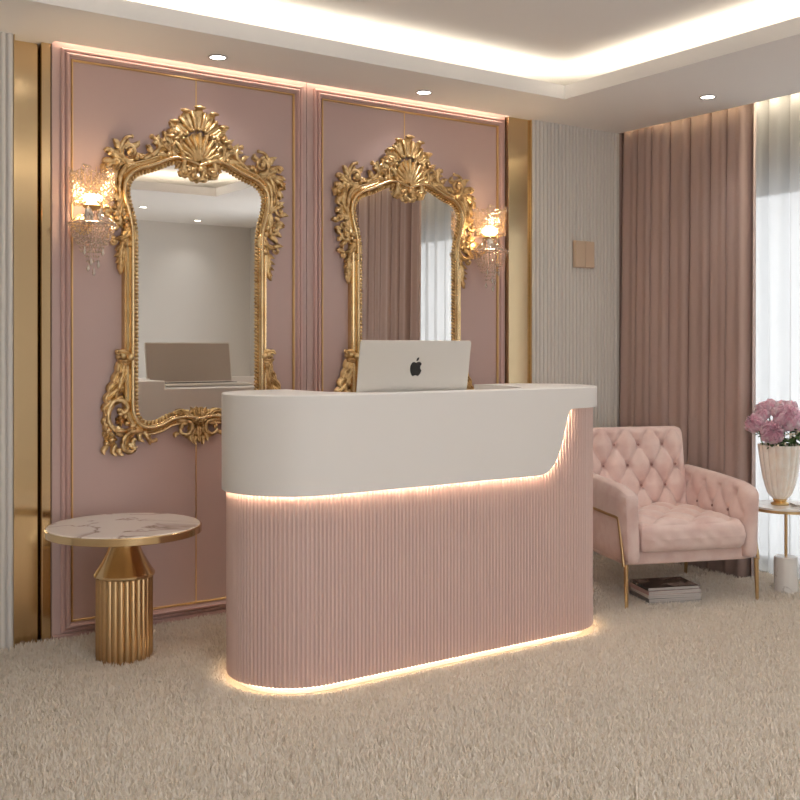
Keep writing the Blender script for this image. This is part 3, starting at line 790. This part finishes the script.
        for i in range(6):
            u = .235-.022*i; v = .968+.0105*i-.0006*i*i
            s.leaf([(u, v), (u-.004, v-.014), (u+.006, v-.030)], .010, w0=.020, rise=.012, lobes=1, dep=.05, ns=8, nw=4)
    o = Orn(); o.mx = -1; corner(o); o.build('corner_carving', root)
    o = Orn(); o.mx = 1; corner(o); o.build('corner_carving', root)
    # ---- lower centre
    o = Orn()
    def base(s):
        s.scroll([(.115, 1.00), (.075, 1.000), (.040, .985), (.040, .948), (.068, .930), (.095, .945), (.090, .968)], .012, .008, w=.030, ball=.013)
        s.leaf([(.035, .99), (.032, .955), (.045, .925), (.072, .918)], .018, w0=.02, rise=.016, lobes=4)
        s.leaf([(.012, .99), (.045, 1.02), (.075, 1.045), (.11, 1.055)], .016, w0=.044, rise=.012, lobes=4)
        s.leaf([(.008, .965), (.022, .93), (.030, .90)], .014, w0=.024, rise=.014, lobes=2)
        s.leaf([(.01, 1.02), (.025, 1.045), (.03, 1.064)], .013, w0=.046, rise=.012, lobes=2)
        s.ballat(.018, 1.005, .011, .05)
        for (u, v, a, L) in ((.05, 1.01, .5, .045), (.06, .985, -.3, .04), (.03, .94, -1.2, .045), (.015, .92, -1.4, .04), (.09, 1.035, .4, .035), (.105, .94, -.6, .03)):
            s.sprout(u, v, a, L, .012, .034)
    o.both(base); o.leaf([(0, .97), (0, .93), (0, .888)], .018, w0=.03, rise=.016, lobes=3); o.leaf([(0, 1.015), (0, 1.045), (0, 1.066)], .015, w0=.046, rise=.014, lobes=2)
    o.rosette((0, .992), .024, 6, w=.040)
    o.build('lower_carving', root)
    return root

mir = make_mirror('ornate_mirror', 'gilt carved mirror nearest the pedestal table, reflecting a plain pale wall')
mir.location = (2.121, YP, 0)
mir2 = copy_tree(mir); mir2.location = (3.386, YP, 0)
mir2['label'] = 'gilt carved mirror behind the laptop, reflecting mauve drapes and a window'

# ------------------------------------------------------------------ crystal wall sconces
def make_sconce(name, label):
    random.seed(5)
    root = empty(name, label, 'wall sconce', group='crystal wall sconces beside the mirrors')
    y0 = -.135                                     # sconce axis in front of the wall (local y=0 is the wall)
    a = MB(); a.lathe([(0, 0), (.045, 0), (.05, .006), (.03, .014), (0, .016)], 24)
    bpz = MB(); bpz.add([(x, -z, y+1.93) for x, y, z in a.v], a.f); bpz.build('backplate', M['trimgold'], root)
    a = MB(); a.tube(crom([(0, -.01, 1.93), (0, -.05, 1.90), (0, -.11, 1.93), (0, y0, 1.985)], 6), .007, 8); a.build('arm', M['trimgold'], root)
    # band cup under the shade
    a = MB(); a.lathe([(.0, 1.978), (.022, 1.982), (.040, 1.996), (.044, 2.002), (.040, 2.006), (.0, 2.002)], 28, (0, y0, 0)); a.build('cup', M['trimgold'], root)
    a = MB(); a.ball((0, y0, 2.034), (.046, .046, .024), 18, 12); a.build('bulb', M['bulb'], root)
    # shade: open cylinder of small faceted beads with ragged top
    a = MB()
    for i in range(1300):
        an = random.uniform(0, 2*PI); t = random.random()**1.4; r = .080+random.uniform(-.012, .012)+.012*t
        a.octa((r*math.cos(an), y0+r*math.sin(an), 2.008+.170*t*(.9+.1*math.sin(an*5))), random.uniform(.003, .0055), random.uniform(.004, .008))
    a.build('shade', M['crystal'], root, smooth=0)
    a = MB()
    for i in range(26):
        an = 2*PI*i/26; a.tube([(.074*math.cos(an), y0+.074*math.sin(an), 2.004), (.084*math.cos(an), y0+.084*math.sin(an), 2.09), (.090*math.cos(an), y0+.090*math.sin(an), 2.15+.02*math.sin(i*2.1))], .0011, 4)
    for z, r in ((2.006, .075), (2.06, .082)): a.tube([(r*math.cos(2*PI*i/28), y0+r*math.sin(2*PI*i/28), z) for i in range(28)], .0016, 5, closed=True)
    a.build('shade_wires', M['trimgold'], root)
    # oval crystal leaves under the shade
    for an in (-2.2, -.9, .4, 1.7):
        a = MB(); cx, cy = .045*math.cos(an), y0+.045*math.sin(an)
        a.ball((0, 0, 0), (.019, .006, .038), 10, 8)
        p = a.build('leaf_crystal', M['drop'], root, smooth=0); p.location = (cx, cy, 1.957); p.rotation_euler = (0, .25*math.cos(an), an+PI/2)
    # tiered bead skirts
    a = MB()
    for (r, z0, hh, n_) in ((.105, 1.915, .085, 30), (.075, 1.925, .13, 22), (.042, 1.92, .17, 14)):
        a.tube([(r*math.cos(2*PI*i/30), y0+r*math.sin(2*PI*i/30), z0+.004) for i in range(30)], .003, 6, closed=True)
        for i in range(n_):
            an = 2*PI*i/n_; k = 9
            for j in range(k):
                u = j/(k-1); rr = r*(1-.34*u)+random.uniform(-.004, .004)
                a.octa((rr*math.cos(an+.1*u), y0+rr*math.sin(an+.1*u), z0-hh*u), random.uniform(.003, .005), random.uniform(.004, .007))
    for i in range(12):
        an = 2*PI*i/12; a.tube([(.03*math.cos(an), y0+.03*math.sin(an), 1.968), (.07*math.cos(an), y0+.07*math.sin(an), 1.95), (.105*math.cos(an), y0+.105*math.sin(an), 1.918)], .0022, 5)
    a.build('bead_skirt', M['crystalrose'], root, smooth=0)
    # hanging drops
    for i, (dx, dy, z, l) in enumerate(((-.045, -.03, 1.795, .022), (.035, -.04, 1.79, .02), (-.02, -.045, 1.745, .020), (.022, -.02, 1.735, .020), (-.002, -.03, 1.70, .022), (.05, .01, 1.80, .018), (-.012, .02, 1.72, .018))):
        a = MB()
        prof = [(0, -l), (.005, -l*.75), (.0085, -l*.3), (.006, l*.3), (.002, l*.8), (0, l)]
        a.lathe(prof, 8, (dx, y0+dy, z)); a.tube([(dx, y0+dy, z+l), (dx*.7, y0+dy*.7, z+l+.07)], .0009, 4)
        a.build('crystal_drop', M['drop'], root, smooth=0)
    return root
sc1 = make_sconce('crystal_sconce', 'crystal bead sconce beside the mirror nearest the pedestal table'); sc1.location = (1.557, YP, 0)
sc2 = copy_tree(sc1); sc2.location = (3.895, YP, 0)
sc2['label'] = 'crystal bead sconce between the laptop mirror and the brass strip by the reeded panel'

# ------------------------------------------------------------------ switch plate
sw = empty('wall_switch', 'square beige two-gang switch plate on grey reeded wall', 'switch', (4.722, 4.79, 1.945))
a = MB(); a.box(-.083, .083, -.022, 0, -.085, .085); a.build('back_box', M['plate'], sw, smooth=0, bevel=.004)
a = MB(); a.box(-.080, -.0012, -.030, -.018, -.082, .082); a.build('rocker', M['plate'], sw, smooth=0, bevel=.003)
a = MB(); a.box(.0012, .080, -.030, -.018, -.082, .082); a.build('rocker', M['plate'], sw, smooth=0, bevel=.003)

# ------------------------------------------------------------------ downlights
def downlight(x, y, label, z=H, watt=7, soft=.035):
    r = empty('downlight', label, 'ceiling light', (x, y, z), group='recessed ceiling downlights')
    a = MB(); a.lathe([(.036, -.0005), (.044, -.001), (.047, -.004), (.044, -.007), (.038, -.006), (.036, -.002)], 32); a.build('trim_ring', M['steel'], r)
    a = MB(); a.lathe([(.0, -.003), (.037, -.003)], 32); a.build('lens', M['lamp'], r, smooth=0)
    ld = bpy.data.lights.new('downlight_beam', 'SPOT'); ld.energy = watt; ld.spot_size = math.radians(115); ld.spot_blend = .9; ld.shadow_soft_size = soft
    ld.color = (1, .98, .95); lo = bpy.data.objects.new('downlight_beam', ld); COL.objects.link(lo); lo.parent = r; lo.location = (0, 0, -.012)
for (x, y, lb) in ((2.135, 4.615, 'round recessed downlight in ceiling above the mirror nearest the pedestal table'),
                   (3.354, 4.613, 'round recessed downlight in ceiling above the mirror behind the laptop'),
                   (4.71, 3.80, 'round recessed downlight in ceiling in front of the mauve drapes'),
                   (3.815, -.36, 'recessed downlight seen only as the left-hand light spot in the mirror nearest the pedestal table'),
                   (4.71, -1.08, 'recessed downlight seen only as the right-hand light spot in the mirror nearest the pedestal table')):
    downlight(x, y, lb)

for i, x in enumerate((.1, 1.7, 3.2)):  # out-of-view tray lamps, added to light carpet and desk from above
    for j, y in enumerate((1.5, 3.3)):
        downlight(x, y, 'added fill downlight in the ceiling tray, %s lamp of the row %s' % (('left', 'middle', 'right')[i], ('farther from the mirrors', 'nearer the mirrors')[j]), ZC, (14, 26, 38)[i], .10)
# ------------------------------------------------------------------ curtains
def drape(name, y0, y1, folds, xc, amp, label, mat, z0=.012, z1=2.90, seed=1, cat='curtain', group=None, thick=.003, rag=.25, pw=.5):
    rnd = random.Random(seed)
    n = folds*20
    ph = [rnd.uniform(-rag, rag) for _ in range(folds+2)]; am = [rnd.uniform(.75, 1.25) for _ in range(folds+2)]
    a = MB(); nz = 10
    def fn(u, v):
        f = u*folds; i = int(min(f, folds-1e-6)); t = f-i
        A = am[i]*(1-t)+am[i+1]*t; p = ph[i]*(1-t)+ph[i+1]*t
        z = z0+(z1-z0)*v
        low = 1-v
        g = f+p*.45+.03*low*math.sin(i*1.7)
        s = abs(math.sin(PI*g))**pw
        x = xc+amp-2*amp*A*(.8+.2*low)*s*(.93+.07*math.cos(6*PI*g))
        y = y0+(y1-y0)*u+amp*.42*math.sin(2*PI*g)*(-1)*(.6+.4*low)*min(1, 12*u, 12*(1-u))
        return (x, y, z)
    a.grid(fn, n, nz)
    o = a.build(name, mat, smooth=180)
    if thick:
        m = o.modifiers.new('cloth', 'SOLIDIFY'); m.thickness = thick
    tag(o, label, cat, group); return o
drape('curtain', 3.815, 4.96, 8, 5.138, .094, 'mauve floor-length drape behind the pink armchair', M['drape'], seed=4, group='mauve drapes', rag=.7)
drape('curtain', 1.15, 2.56, 10, 5.138, .090, 'mauve floor-length drape seen only in the mirror behind the laptop', M['drape'], seed=9, group='mauve drapes', rag=.7)
drape('sheer_curtain', 1.30, 4.60, 26, 5.33, .034, 'white sheer curtain over the window behind the flower table', M['sheer'], seed=2, thick=0, rag=.7, pw=1.7)

# ------------------------------------------------------------------ rounded upholstery
def cushion(sx, sy, sz, r, n=22, disp=None):
    """rounded box centred on the origin; disp(face, a, b, p) -> push along the normal"""
    a = MB(); hx, hy, hz = sx/2, sy/2, sz/2
    faces = {'+x': lambda a, b: (hx, (a-.5)*sy, (b-.5)*sz), '-x': lambda a, b: (-hx, (.5-a)*sy, (b-.5)*sz),
             '+y': lambda a, b: ((.5-a)*sx, hy, (b-.5)*sz), '-y': lambda a, b: ((a-.5)*sx, -hy, (b-.5)*sz),
             '+z': lambda a, b: ((a-.5)*sx, (b-.5)*sy, hz), '-z': lambda a, b: ((.5-a)*sx, (b-.5)*sy, -hz)}
    for key, f in faces.items():
        def fn(u, v, f=f, key=key):
            # sample denser towards the rims
            uu = .5-.5*math.cos(PI*u)*.35-(.5-u)*-.65 if False else u
            p = Vector(f(uu, v)); q = Vector((max(-hx+r, min(hx-r, p.x)), max(-hy+r, min(hy-r, p.y)), max(-hz+r, min(hz-r, p.z))))
            d = p-q; nn = d.normalized() if d.length > 1e-9 else Vector((0, 0, 1)); o = q+nn*r
            if disp: o = o+nn*disp(key, u, v, o)
            return o
        big = n if not isinstance(n, dict) else n.get(key, 12)
        a.grid(fn, big, big)
    return a

def tuft(p, q, du, dv):
    """diamond-button tufting height in 0..1 (0 at buttons, low along the pleats)"""
    a = p/du+q/dv; b = p/du-q/dv
    sa, sb = abs(math.sin(PI*a)), abs(math.sin(PI*b))
    crease = (min(sa, sb))**.45
    ra = a-round(a); rb = b-round(b)
    dip = math.exp(-((ra*ra+rb*rb)/.018))
    return crease*(.75+.25*sa*sb)-.85*dip
def edge_fade(u, v, m=.10):
    return min(1, u/m, (1-u)/m)*min(1, v/m, (1-v)/m)

chair = empty('armchair', 'blush pink velvet button-tufted armchair with slim gold legs beside the drapes', 'armchair', (4.468, 3.924, 0), math.radians(-20.5))
WC, AT = .765, .088
# seat rail / base
a = cushion(WC-.02, .70, .085, .022, 10); a.build('seat_frame', M['velvet'], chair, weld=True, smooth=180, loc=(0, .035, .272))
# seat cushion
def seat_d(k, u, v, p):
    if k == '+z':
        return .024*math.sin(PI*u)**.5*math.sin(PI*v)**.5*.6+.026*(tuft(p.x, p.y+.03, .22, .26)-.7)*edge_fade(u, v, .12)
    if k == '-y':
        t = max(0, .5-abs(v-.5))*2
        return .012*t+.005*math.sin(p.x*70+2*math.sin(p.z*40))*t*(.6+.4*math.sin(p.x*23))
    return 0
a = cushion(WC-2*AT+.024, .67, .165, .05, {'+z': 56, '-y': 46, '-z': 6, '+x': 10, '-x': 10, '+y': 6}, seat_d)
a.build('seat_cushion', M['velvet'], chair, smooth=180, loc=(0, -.028, .372), recalc=True, weld=True)
# backrest, leaning back
def back_d(k, u, v, p):
    if k == '-y': return .046*(tuft(p.x-.02, p.z+.03, .152, .235)-.72)*edge_fade(u, v, .07)+.012*math.sin(PI*u)*math.sin(PI*v)
    return 0
bw = WC-2*AT+.03
a = cushion(bw, .13, .62, .042, {'-y': 80, '+y': 8, '+z': 14, '-z': 6, '+x': 14, '-x': 14}, back_d)
bo = a.build('backrest', M['velvet'], chair, smooth=180, weld=True, loc=(0, .315, .585)); bo.rotation_euler = (math.radians(-9), 0, 0)
for i in range(-5, 6):
    for j in range(-4, 5):
        x = i*.152/2+.02; z = j*.235/2-.03
        if (i+j) % 2 == 0 and abs(x) < bw/2-.05 and abs(z) < .26:
            bt = MB(); bt.ball((x, -.043, z), (.0075, .005, .0075), 10, 6); bt.build('tuft_button', M['button'], bo, smooth=180)
# arms: rounded slabs, tufted inside
for sx in (-1, 1):
    inner = '+x' if sx < 0 else '-x'
    def arm_d(k, u, v, p, inner=inner):
        if k == inner: return .022*(tuft(p.y, p.z-.04, .16, .22)-.75)*edge_fade(u, v, .12)
        if k == '+z': return .006*math.sin(PI*u)*math.sin(PI*v)
        return 0
    a = cushion(AT, .735, .425, .040, {inner: 50, '+z': 18, '-z': 6, '-y': 16, '+y': 8}, arm_d)
    # front top corner is rounder: pull it down a little
    vs = []
    for (x, y, z) in a.v:
        fy = max(0, (-y-.22)/.15); fz = max(0, (z-.06)/.15)
        dz = .028*min(1, fy)**2*min(1, fz); zz = z-dz-.035*(z+.21)/.425*(.35-y)/.7
        vs.append((x+sx*.014*(z+.2125)/.425*(1-.4*max(0, y/.36)), y-.02*min(1, fz)*0, zz))
    a.v = vs
    ao = a.build('armrest', M['velvet'], chair, smooth=180, weld=True, loc=(sx*(WC/2-AT/2), .005, .455))
    for i in range(-4, 5):
        for j in range(-2, 3):
            y = i*.16/2; z = j*.22/2+.04
            if (i+j) % 2 == 0 and abs(y) < .30 and -.02 < z < .15: 
                ab = MB(); ab.ball((-sx*(AT/2-.016)+sx*.008, y, z-.02), (.005, .008, .008), 8, 6); ab.build('tuft_button', M['button'], ao, smooth=180)
    # front leg rod: foot, up along the arm, then back to the rear
    xo = sx*(WC/2+.006)
    a = MB()
    a.tube([(xo-sx*.012, -.345, .0), (xo-sx*.012, -.335, .245)], [.0085, .013], 12)
    a.tube(crom([(xo, -.335, .235), (xo, -.31, .34), (xo, -.278, .455), (xo, -.255, .475), (xo, -.15, .478), (xo, .10, .485), (xo, .33, .49)], 5), .0085, 10)
    a.build('leg', M['chairleg'], chair, smooth=60)
    a = MB(); a.tube([(sx*.345, .345, 0), (sx*.335, .30, .245)], [.0085, .014], 12); a.build('leg', M['chairleg'], chair, smooth=60)

# ------------------------------------------------------------------ magazines under the chair
z = .004; ang = math.radians(-22)
specs = [('cover2', .024, .300, .225, -2, 'white thick magazine at the bottom of the stack under the armchair'),
         ('cover3', .020, .305, .222, 1.5, 'grey-covered magazine second from bottom of the stack under the armchair'),
         ('cover2', .018, .298, .220, -1, 'pale magazine in the middle of the stack under the armchair'),
         ('cover4', .020, .306, .224, 2, 'rose-covered magazine second from top of the stack under the armchair'),
         ('cover1', .016, .295, .218, 0, 'glossy magazine with dark photo cover topmost of the stack under the armchair')]
for (cv, th, wx, wy, da, lb) in specs:
    m = empty('magazine', lb, 'magazine', (4.345+random.uniform(-.006, .006), 3.785+random.uniform(-.006, .006), z), ang+math.radians(da), 'magazines stacked under the armchair')
    a = MB(); a.box(-wx/2+.002, wx/2-.002, -wy/2+.002, wy/2-.002, .0015, th-.0015); a.build('pages', M['pages'], m, smooth=0)
    a = MB(); a.box(-wx/2, wx/2, -wy/2, wy/2, 0, .0014); a.box(-wx/2, wx/2, -wy/2, wy/2, th-.0014, th); a.box(-wx/2, -wx/2+.0015, -wy/2, wy/2, .0014, th-.0014)
    a.build('cover', M[cv], m, smooth=0); z += th+.0006

# ------------------------------------------------------------------ pedestal side table
st = empty('pedestal_table', 'round veined marble table on fluted gold pedestal beside the desk', 'side table', (1.600, 4.408, 0))
def fl(aa, zz): return 1-.055*(1-abs(math.sin(aa*13))**.6)
a = MB(); a.lathe([(.0, 0), (.121, 0), (.121, .010), (.121, .365), (.118, .372), (0, .372)], 208, mod=fl); a.build('fluted_base', M['brassflute'], st, smooth=35)
a = MB(); a.lathe([(0, .370), (.126, .370), (.130, .376), (.130, .384), (.126, .390), (.112, .410), (.094, .440), (.078, .470), (.066, .500), (.062, .512), (.062, .516), (0, .516)], 64); a.build('cone', M['brass'], st, smooth=30)
a = MB(); a.lathe([(.050, .510), (.050, .560)], 48); a.build('neck', M['brass'], st, smooth=30)
a = MB(); a.lathe([(0, .553), (.322, .553), (.330, .557), (.330, .584), (.326, .587), (.322, .585), (0, .583)], 96); a.build('top_rim', M['brass'], st, smooth=30)
a = MB(); a.lathe([(0, .580), (.3225, .580), (.3225, .589), (.320, .591), (0, .591)], 96); a.build('marble_top', M['marble'], st, smooth=30)

# ------------------------------------------------------------------ flower table, vase, peonies
tx, ty = 4.992, 3.500
ft = empty('flower_table', 'small white marble drink table with brass rod beside the armchair', 'side table', (tx, ty, 0))
a = MB(); a.lathe([(0, 0), (.060, 0), (.063, .003), (.063, .212), (.060, .216), (0, .216)], 48); a.build('base', M['marble2'], ft, smooth=30)
a = MB(); a.lathe([(.0085, .21), (.0085, .475)], 20); a.lathe([(.0085, .466), (.03, .470), (.03, .474), (0, .474)], 20); a.build('rod', M['chairleg'], ft, smooth=30)
a = MB(); a.lathe([(0, .472), (.190, .472), (.196, .474), (.196, .486), (.192, .488), (0, .488)], 64); a.build('top_rim', M['chairleg'], ft, smooth=30)
a = MB(); a.lathe([(0, .486), (.191, .486), (.191, .496), (.188, .498), (0, .498)], 64); a.build('marble_top', M['marble2'], ft, smooth=30)
# slim book lying on the table
bk = empty('book', 'slim white book lying on the flower table in front of the vase', 'book', (5.035, 3.405, .4985), math.radians(-35))
a = MB(); a.box(-.07, .07, -.045, .045, .0015, .0115); a.build('pages', M['pages'], bk, smooth=0)
a = MB(); a.box(-.072, .072, -.047, .047, 0, .0014); a.box(-.072, .072, -.047, .047, .0116, .013); a.build('cover', M['cover2'], bk, smooth=0)

vx, vy, vz = 4.972, 3.524, .4985
va = empty('vase', 'fluted pearl glass vase with gold foot holding pink peonies', 'vase', (vx, vy, vz))
def vf(aa, zz): return 1+.085*(abs(math.sin(aa*8))**.8-.6)
prof = [(.030, .030), (.040, .036), (.062, .060), (.076, .10), (.088, .15), (.098, .21), (.106, .27), (.110, .305), (.113, .322), (.111, .328), (.106, .322), (.100, .27), (.090, .20), (.074, .11), (.040, .05), (0, .048)]
a = MB(); a.lathe(prof, 160, mod=vf); a.build('bowl', M['vase'], va, smooth=60)
a = MB(); a.lathe([(0, 0), (.046, 0), (.049, .004), (.047, .009), (.036, .014), (.032, .019), (.037, .024), (.037, .029), (.030, .034), (0, .034)], 40); a.build('foot', M['trimgold'], va, smooth=40)

def peony(c, R, tiltv, seed, label):
    rnd = random.Random(seed)
    c = Vector(c)
    root = empty('peony', label, 'flower', c, group='pink peonies in the vase')
    ax = Vector(tiltv).normalized(); q = Vector((0, 0, 1)).rotation_difference(ax)
    def ring(mb, n, rl, th_top, th_bot, off, ruff, half):
        for i in range(n):
            a0 = off+2*PI*i/n+rnd.uniform(-.12, .12); rr0 = rl*rnd.uniform(.94, 1.06); tt = th_top+rnd.uniform(-.12, .12); s_ = rnd.uniform(0, 9)
            def fn(u, v, a0=a0, rr0=rr0, tt=tt, s_=s_):
                x = (u-.5)*2; th = th_bot+(tt-th_bot)*v*(1-.16*x*x-.05*math.cos(x*7))
                wd = half*(math.sin(PI*min(1, .18+.72*v))**.8)
                az = a0+x*wd
                r = rr0*(1+.10*(1-x*x)*math.sin(PI*v)-.05*x*x)+ruff*rl*v*v*math.sin(x*6+s_)
                p = Vector((r*math.sin(th)*math.cos(az), r*math.sin(th)*math.sin(az), -r*math.cos(th)*.80))
                return q @ p
            mb.grid(fn, 6, 6)
    a = MB()
    ring(a, 6, R*1.04, 1.50, .25, 0, .10, .62); ring(a, 7, R*.98, 1.80, .3, .4, .12, .50); ring(a, 8, R*.88, 2.08, .5, .1, .15, .44)
    a.build('outer_petals', M['petal'], root, smooth=180, recalc=False)
    a = MB()
    ring(a, 9, R*.80, 2.32, .8, .3, .20, .36); ring(a, 9, R*.70, 2.52, 1.0, .0, .24, .34); ring(a, 9, R*.58, 2.72, 1.2, .2, .26, .36); ring(a, 7, R*.44, 2.86, 1.4, .5, .28, .42); ring(a, 5, R*.28, 3.0, 1.5, .1, .26, .6)
    a.build('heart_petals', M['petaldeep'], root, smooth=180, recalc=False)
    a = MB(); e = Vector((vx+(c.x-vx)*.25, vy+(c.y-vy)*.25, vz+.16))-c
    b0 = q @ Vector((0, 0, -R*.7))
    a.tube(crom([tuple(b0), tuple(b0*.5+e*.45+Vector((0, 0, -.02))), tuple(e)], 5), .0035, 6); a.build('stem', M['stem'], root)
    a = MB()
    for i in range(5):
        an = 2*PI*i/5
        def fs_(u, v, an=an):
            x = (u-.5)*2; th = .15+1.0*v; az = an+x*.42*math.sin(PI*min(1, .2+.75*v)); r = R*1.02
            return q @ Vector((r*math.sin(th)*math.cos(az), r*math.sin(th)*math.sin(az), -r*math.cos(th)*.82))
        a.grid(fs_, 3, 4)
    a.build('sepals', M['leaf'], root, smooth=180, recalc=False)
PE = [((4.975, 3.615, 1.028), .062, (-.3, .3, 1), 'pink peony at the upper back of the bouquet above the drape edge'),
      ((4.825, 3.585, .948), .052, (-1, .1, .6), 'pink peony farthest toward the mauve drape in the bouquet'),
      ((4.845, 3.478, .905), .060, (-.6, -.8, .35), 'low pink peony facing out just above the vase rim'),
      ((4.868, 3.560, .995), .036, (-.5, -.2, 1), 'smallest half-open pink peony in the bouquet'),
      ((4.945, 3.455, .990), .074, (-.25, -.7, .7), 'largest pink peony at the front centre of the bouquet'),
      ((5.060, 3.545, 1.030), .058, (.3, .1, 1), 'pink peony high at the back of the bouquet nearest the window'),
      ((5.045, 3.425, .900), .054, (.5, -.8, .4), 'mauve-pink peony cut by the picture edge above the vase rim'),
      ((5.090, 3.500, .965), .056, (1, -.1, .6), 'pink peony on the window side of the bouquet')]
for i, (c_, r_, t_, lb) in enumerate(PE): peony(c_, r_*1.06, t_, 20+i, lb)

def sprig(base, tip, seed, label, leaves=9, buds=3):
    rnd = random.Random(seed); b = Vector(base); t = Vector(tip)-b
    root = empty('leafy_sprig', label, 'foliage', b, group='leafy sprigs in the vase')
    mid = t*.5+Vector((0, 0, .03)); sp = crom([(0, 0, 0), tuple(mid), tuple(t)], 6)
    a = MB(); a.tube(sp, .0018, 5); a.build('stem', M['stem'], root)
    a = MB()
    for i in range(leaves):
        p = sp[int(len(sp)*(.42+.56*i/leaves))]; an = rnd.uniform(0, 2*PI); el = rnd.uniform(-.4, .7); L_ = rnd.uniform(.028, .048)
        d = Vector((math.cos(an)*math.cos(el), math.sin(an)*math.cos(el), math.sin(el))); sd = d.cross(Vector((0, 0, 1))).normalized(); nn = sd.cross(d)
        a.grid(lambda u, v: p+d*L_*u+sd*(v-.5)*.024*math.sin(PI*min(1, u*.9+.08))+nn*(.004*math.cos((v-.5)*PI)-.012*u*u), 5, 3)
    a.build('leaves', M['leaf'], root, smooth=180, recalc=False)
    a = MB()
    for i in range(buds):
        p = t+Vector((rnd.uniform(-.03, .03), rnd.uniform(-.03, .03), rnd.uniform(-.02, .02))); a.ball(p, rnd.uniform(.005, .008), 8, 6)
        a.tube([tuple(p), tuple(t*.9)], .0008, 4)
    a.build('buds', M['bud'], root)
SP = [((4.855, 3.500, .853), 'leafy sprig with cream buds spilling over the vase rim toward the armchair'), ((4.895, 3.435, .870), 'leafy sprig with cream buds under the low front peony'),
      ((4.950, 3.405, .885), 'leafy sprig with cream buds at the front centre of the vase rim'), ((5.000, 3.400, .900), 'leafy sprig with cream buds below the largest peony'),
      ((5.060, 3.460, .880), 'leafy sprig with cream buds on the window side of the vase'), ((4.935, 3.480, .920), 'leafy sprig with cream buds deep between the front peonies'),
      ((4.870, 3.455, .850), 'leafy sprig with cream buds hanging lowest over the vase rim'), ((4.975, 3.425, .925), 'leafy sprig with cream buds tucked under the largest peony'),
      ((5.010, 3.430, .875), 'leafy sprig with cream buds beside the peony cut by the picture edge'),
      ((4.90, 3.60, .900), 'leafy sprig at the back of the bouquet on the drape side'), ((5.02, 3.60, .91), 'leafy sprig at the back of the bouquet on the window side')]
for i, (tp, lb) in enumerate(SP): sprig((vx+(tp[0]-vx)*.3, vy+(tp[1]-vy)*.3, vz+.24), tp, 40+i, lb)

# ------------------------------------------------------------------ lights
def area(name, loc, rot, sx, sy, energy, col):
    l = bpy.data.lights.new(name, 'AREA'); l.shape = 'RECTANGLE'; l.size = sx; l.size_y = sy; l.energy = energy; l.color = col
    o = bpy.data.objects.new(name, l); COL.objects.link(o); o.location = loc; o.rotation_euler = rot; return o
WARM = (1, .89, .72)
zc = H+.055; E_ = 14.5
cx_, cy_ = (TX0+TX1)/2, (TY0+TY1)/2; lx, ly = TX1-TX0, TY1-TY0
# cove LED lines behind the tray lip, shining up and inwards
area('cove_led_back', (cx_, TY1+.07, zc), (math.radians(180-18), 0, 0), lx, .02, E_*lx/4, WARM)
area('cove_led_front', (cx_, TY0-.07, zc), (math.radians(180+18), 0, 0), lx, .02, E_*lx/4, WARM)
area('cove_led_right', (TX1+.07, cy_, zc), (0, math.radians(180+18), 0), .02, ly, E_*ly/4, WARM)
area('cove_led_left', (TX0-.07, cy_, zc), (0, math.radians(180-18), 0), .02, ly, E_*ly/4, WARM)
# slot LED washing down the pink wall, and the one in the curtain pocket
area('slot_led_wall', (2.771, YS+.017, H+.045), (math.radians(12), 0, 0), 2.68, .012, 2.4, (1, .75, .54))
area('slot_led_curtain', (XP+.012, 2.95, H+.05), (0, math.radians(-28), 0), .012, 3.6, 1.0, (1, .82, .50))
area('slot_led_sheer', (5.268, 2.95, H+.10), (0, math.radians(-14), 0), .012, 3.6, 17, (1, .86, .64))
pt_ = area('window_daylight_portal', (XR+.12, .385, WZ/2), (0, math.radians(90), 0), WZ, 1.27, 1, (1, 1, 1)); pt_.data.cycles.is_portal = True  # portal for the added side fill window
# daylight: bright overcast sky outside the window
wd = bpy.data.worlds.new('sky'); sc.world = wd; wd.use_nodes = True
bg = wd.node_tree.nodes['Background']; bg.inputs[0].default_value = (.94, .97, 1, 1); bg.inputs[1].default_value = 4.0
pt_ = area('window_daylight_portal', (XR+.12, (WY0+WY1)/2, WZ/2), (0, math.radians(90), 0), WZ, WY1-WY0, 1, (1, 1, 1))
pt_.data.cycles.is_portal = True
pt_ = area('window_daylight_portal', ((RX_0+RX_1)/2, YR-.11, RZ/2), (math.radians(90), 0, 0), RX_1-RX_0, RZ, 1, (1, 1, 1)); pt_.data.cycles.is_portal = True  # portal for the added rear fill glazing

# ------------------------------------------------------------------ camera
cam = bpy.data.cameras.new('camera'); co = bpy.data.objects.new('camera', cam); COL.objects.link(co)
co.location = (0, 0, 1.36); co.rotation_euler = (math.radians(90), 0, math.radians(55.289-90))
cam.sensor_width = 36; cam.lens = 1046/800*36; cam.shift_y = -53/800; cam.clip_start = .05
sc.camera = co
sc.view_settings.view_transform = 'Standard'; sc.view_settings.look = 'None'; sc.view_settings.gamma = 1
sc.view_settings.exposure = 0.24
sc.cycles.max_bounces = 10; sc.cycles.diffuse_bounces = 6; sc.cycles.glossy_bounces = 5; sc.cycles.transparent_max_bounces = 24
sc.cycles.sample_clamp_indirect = 6
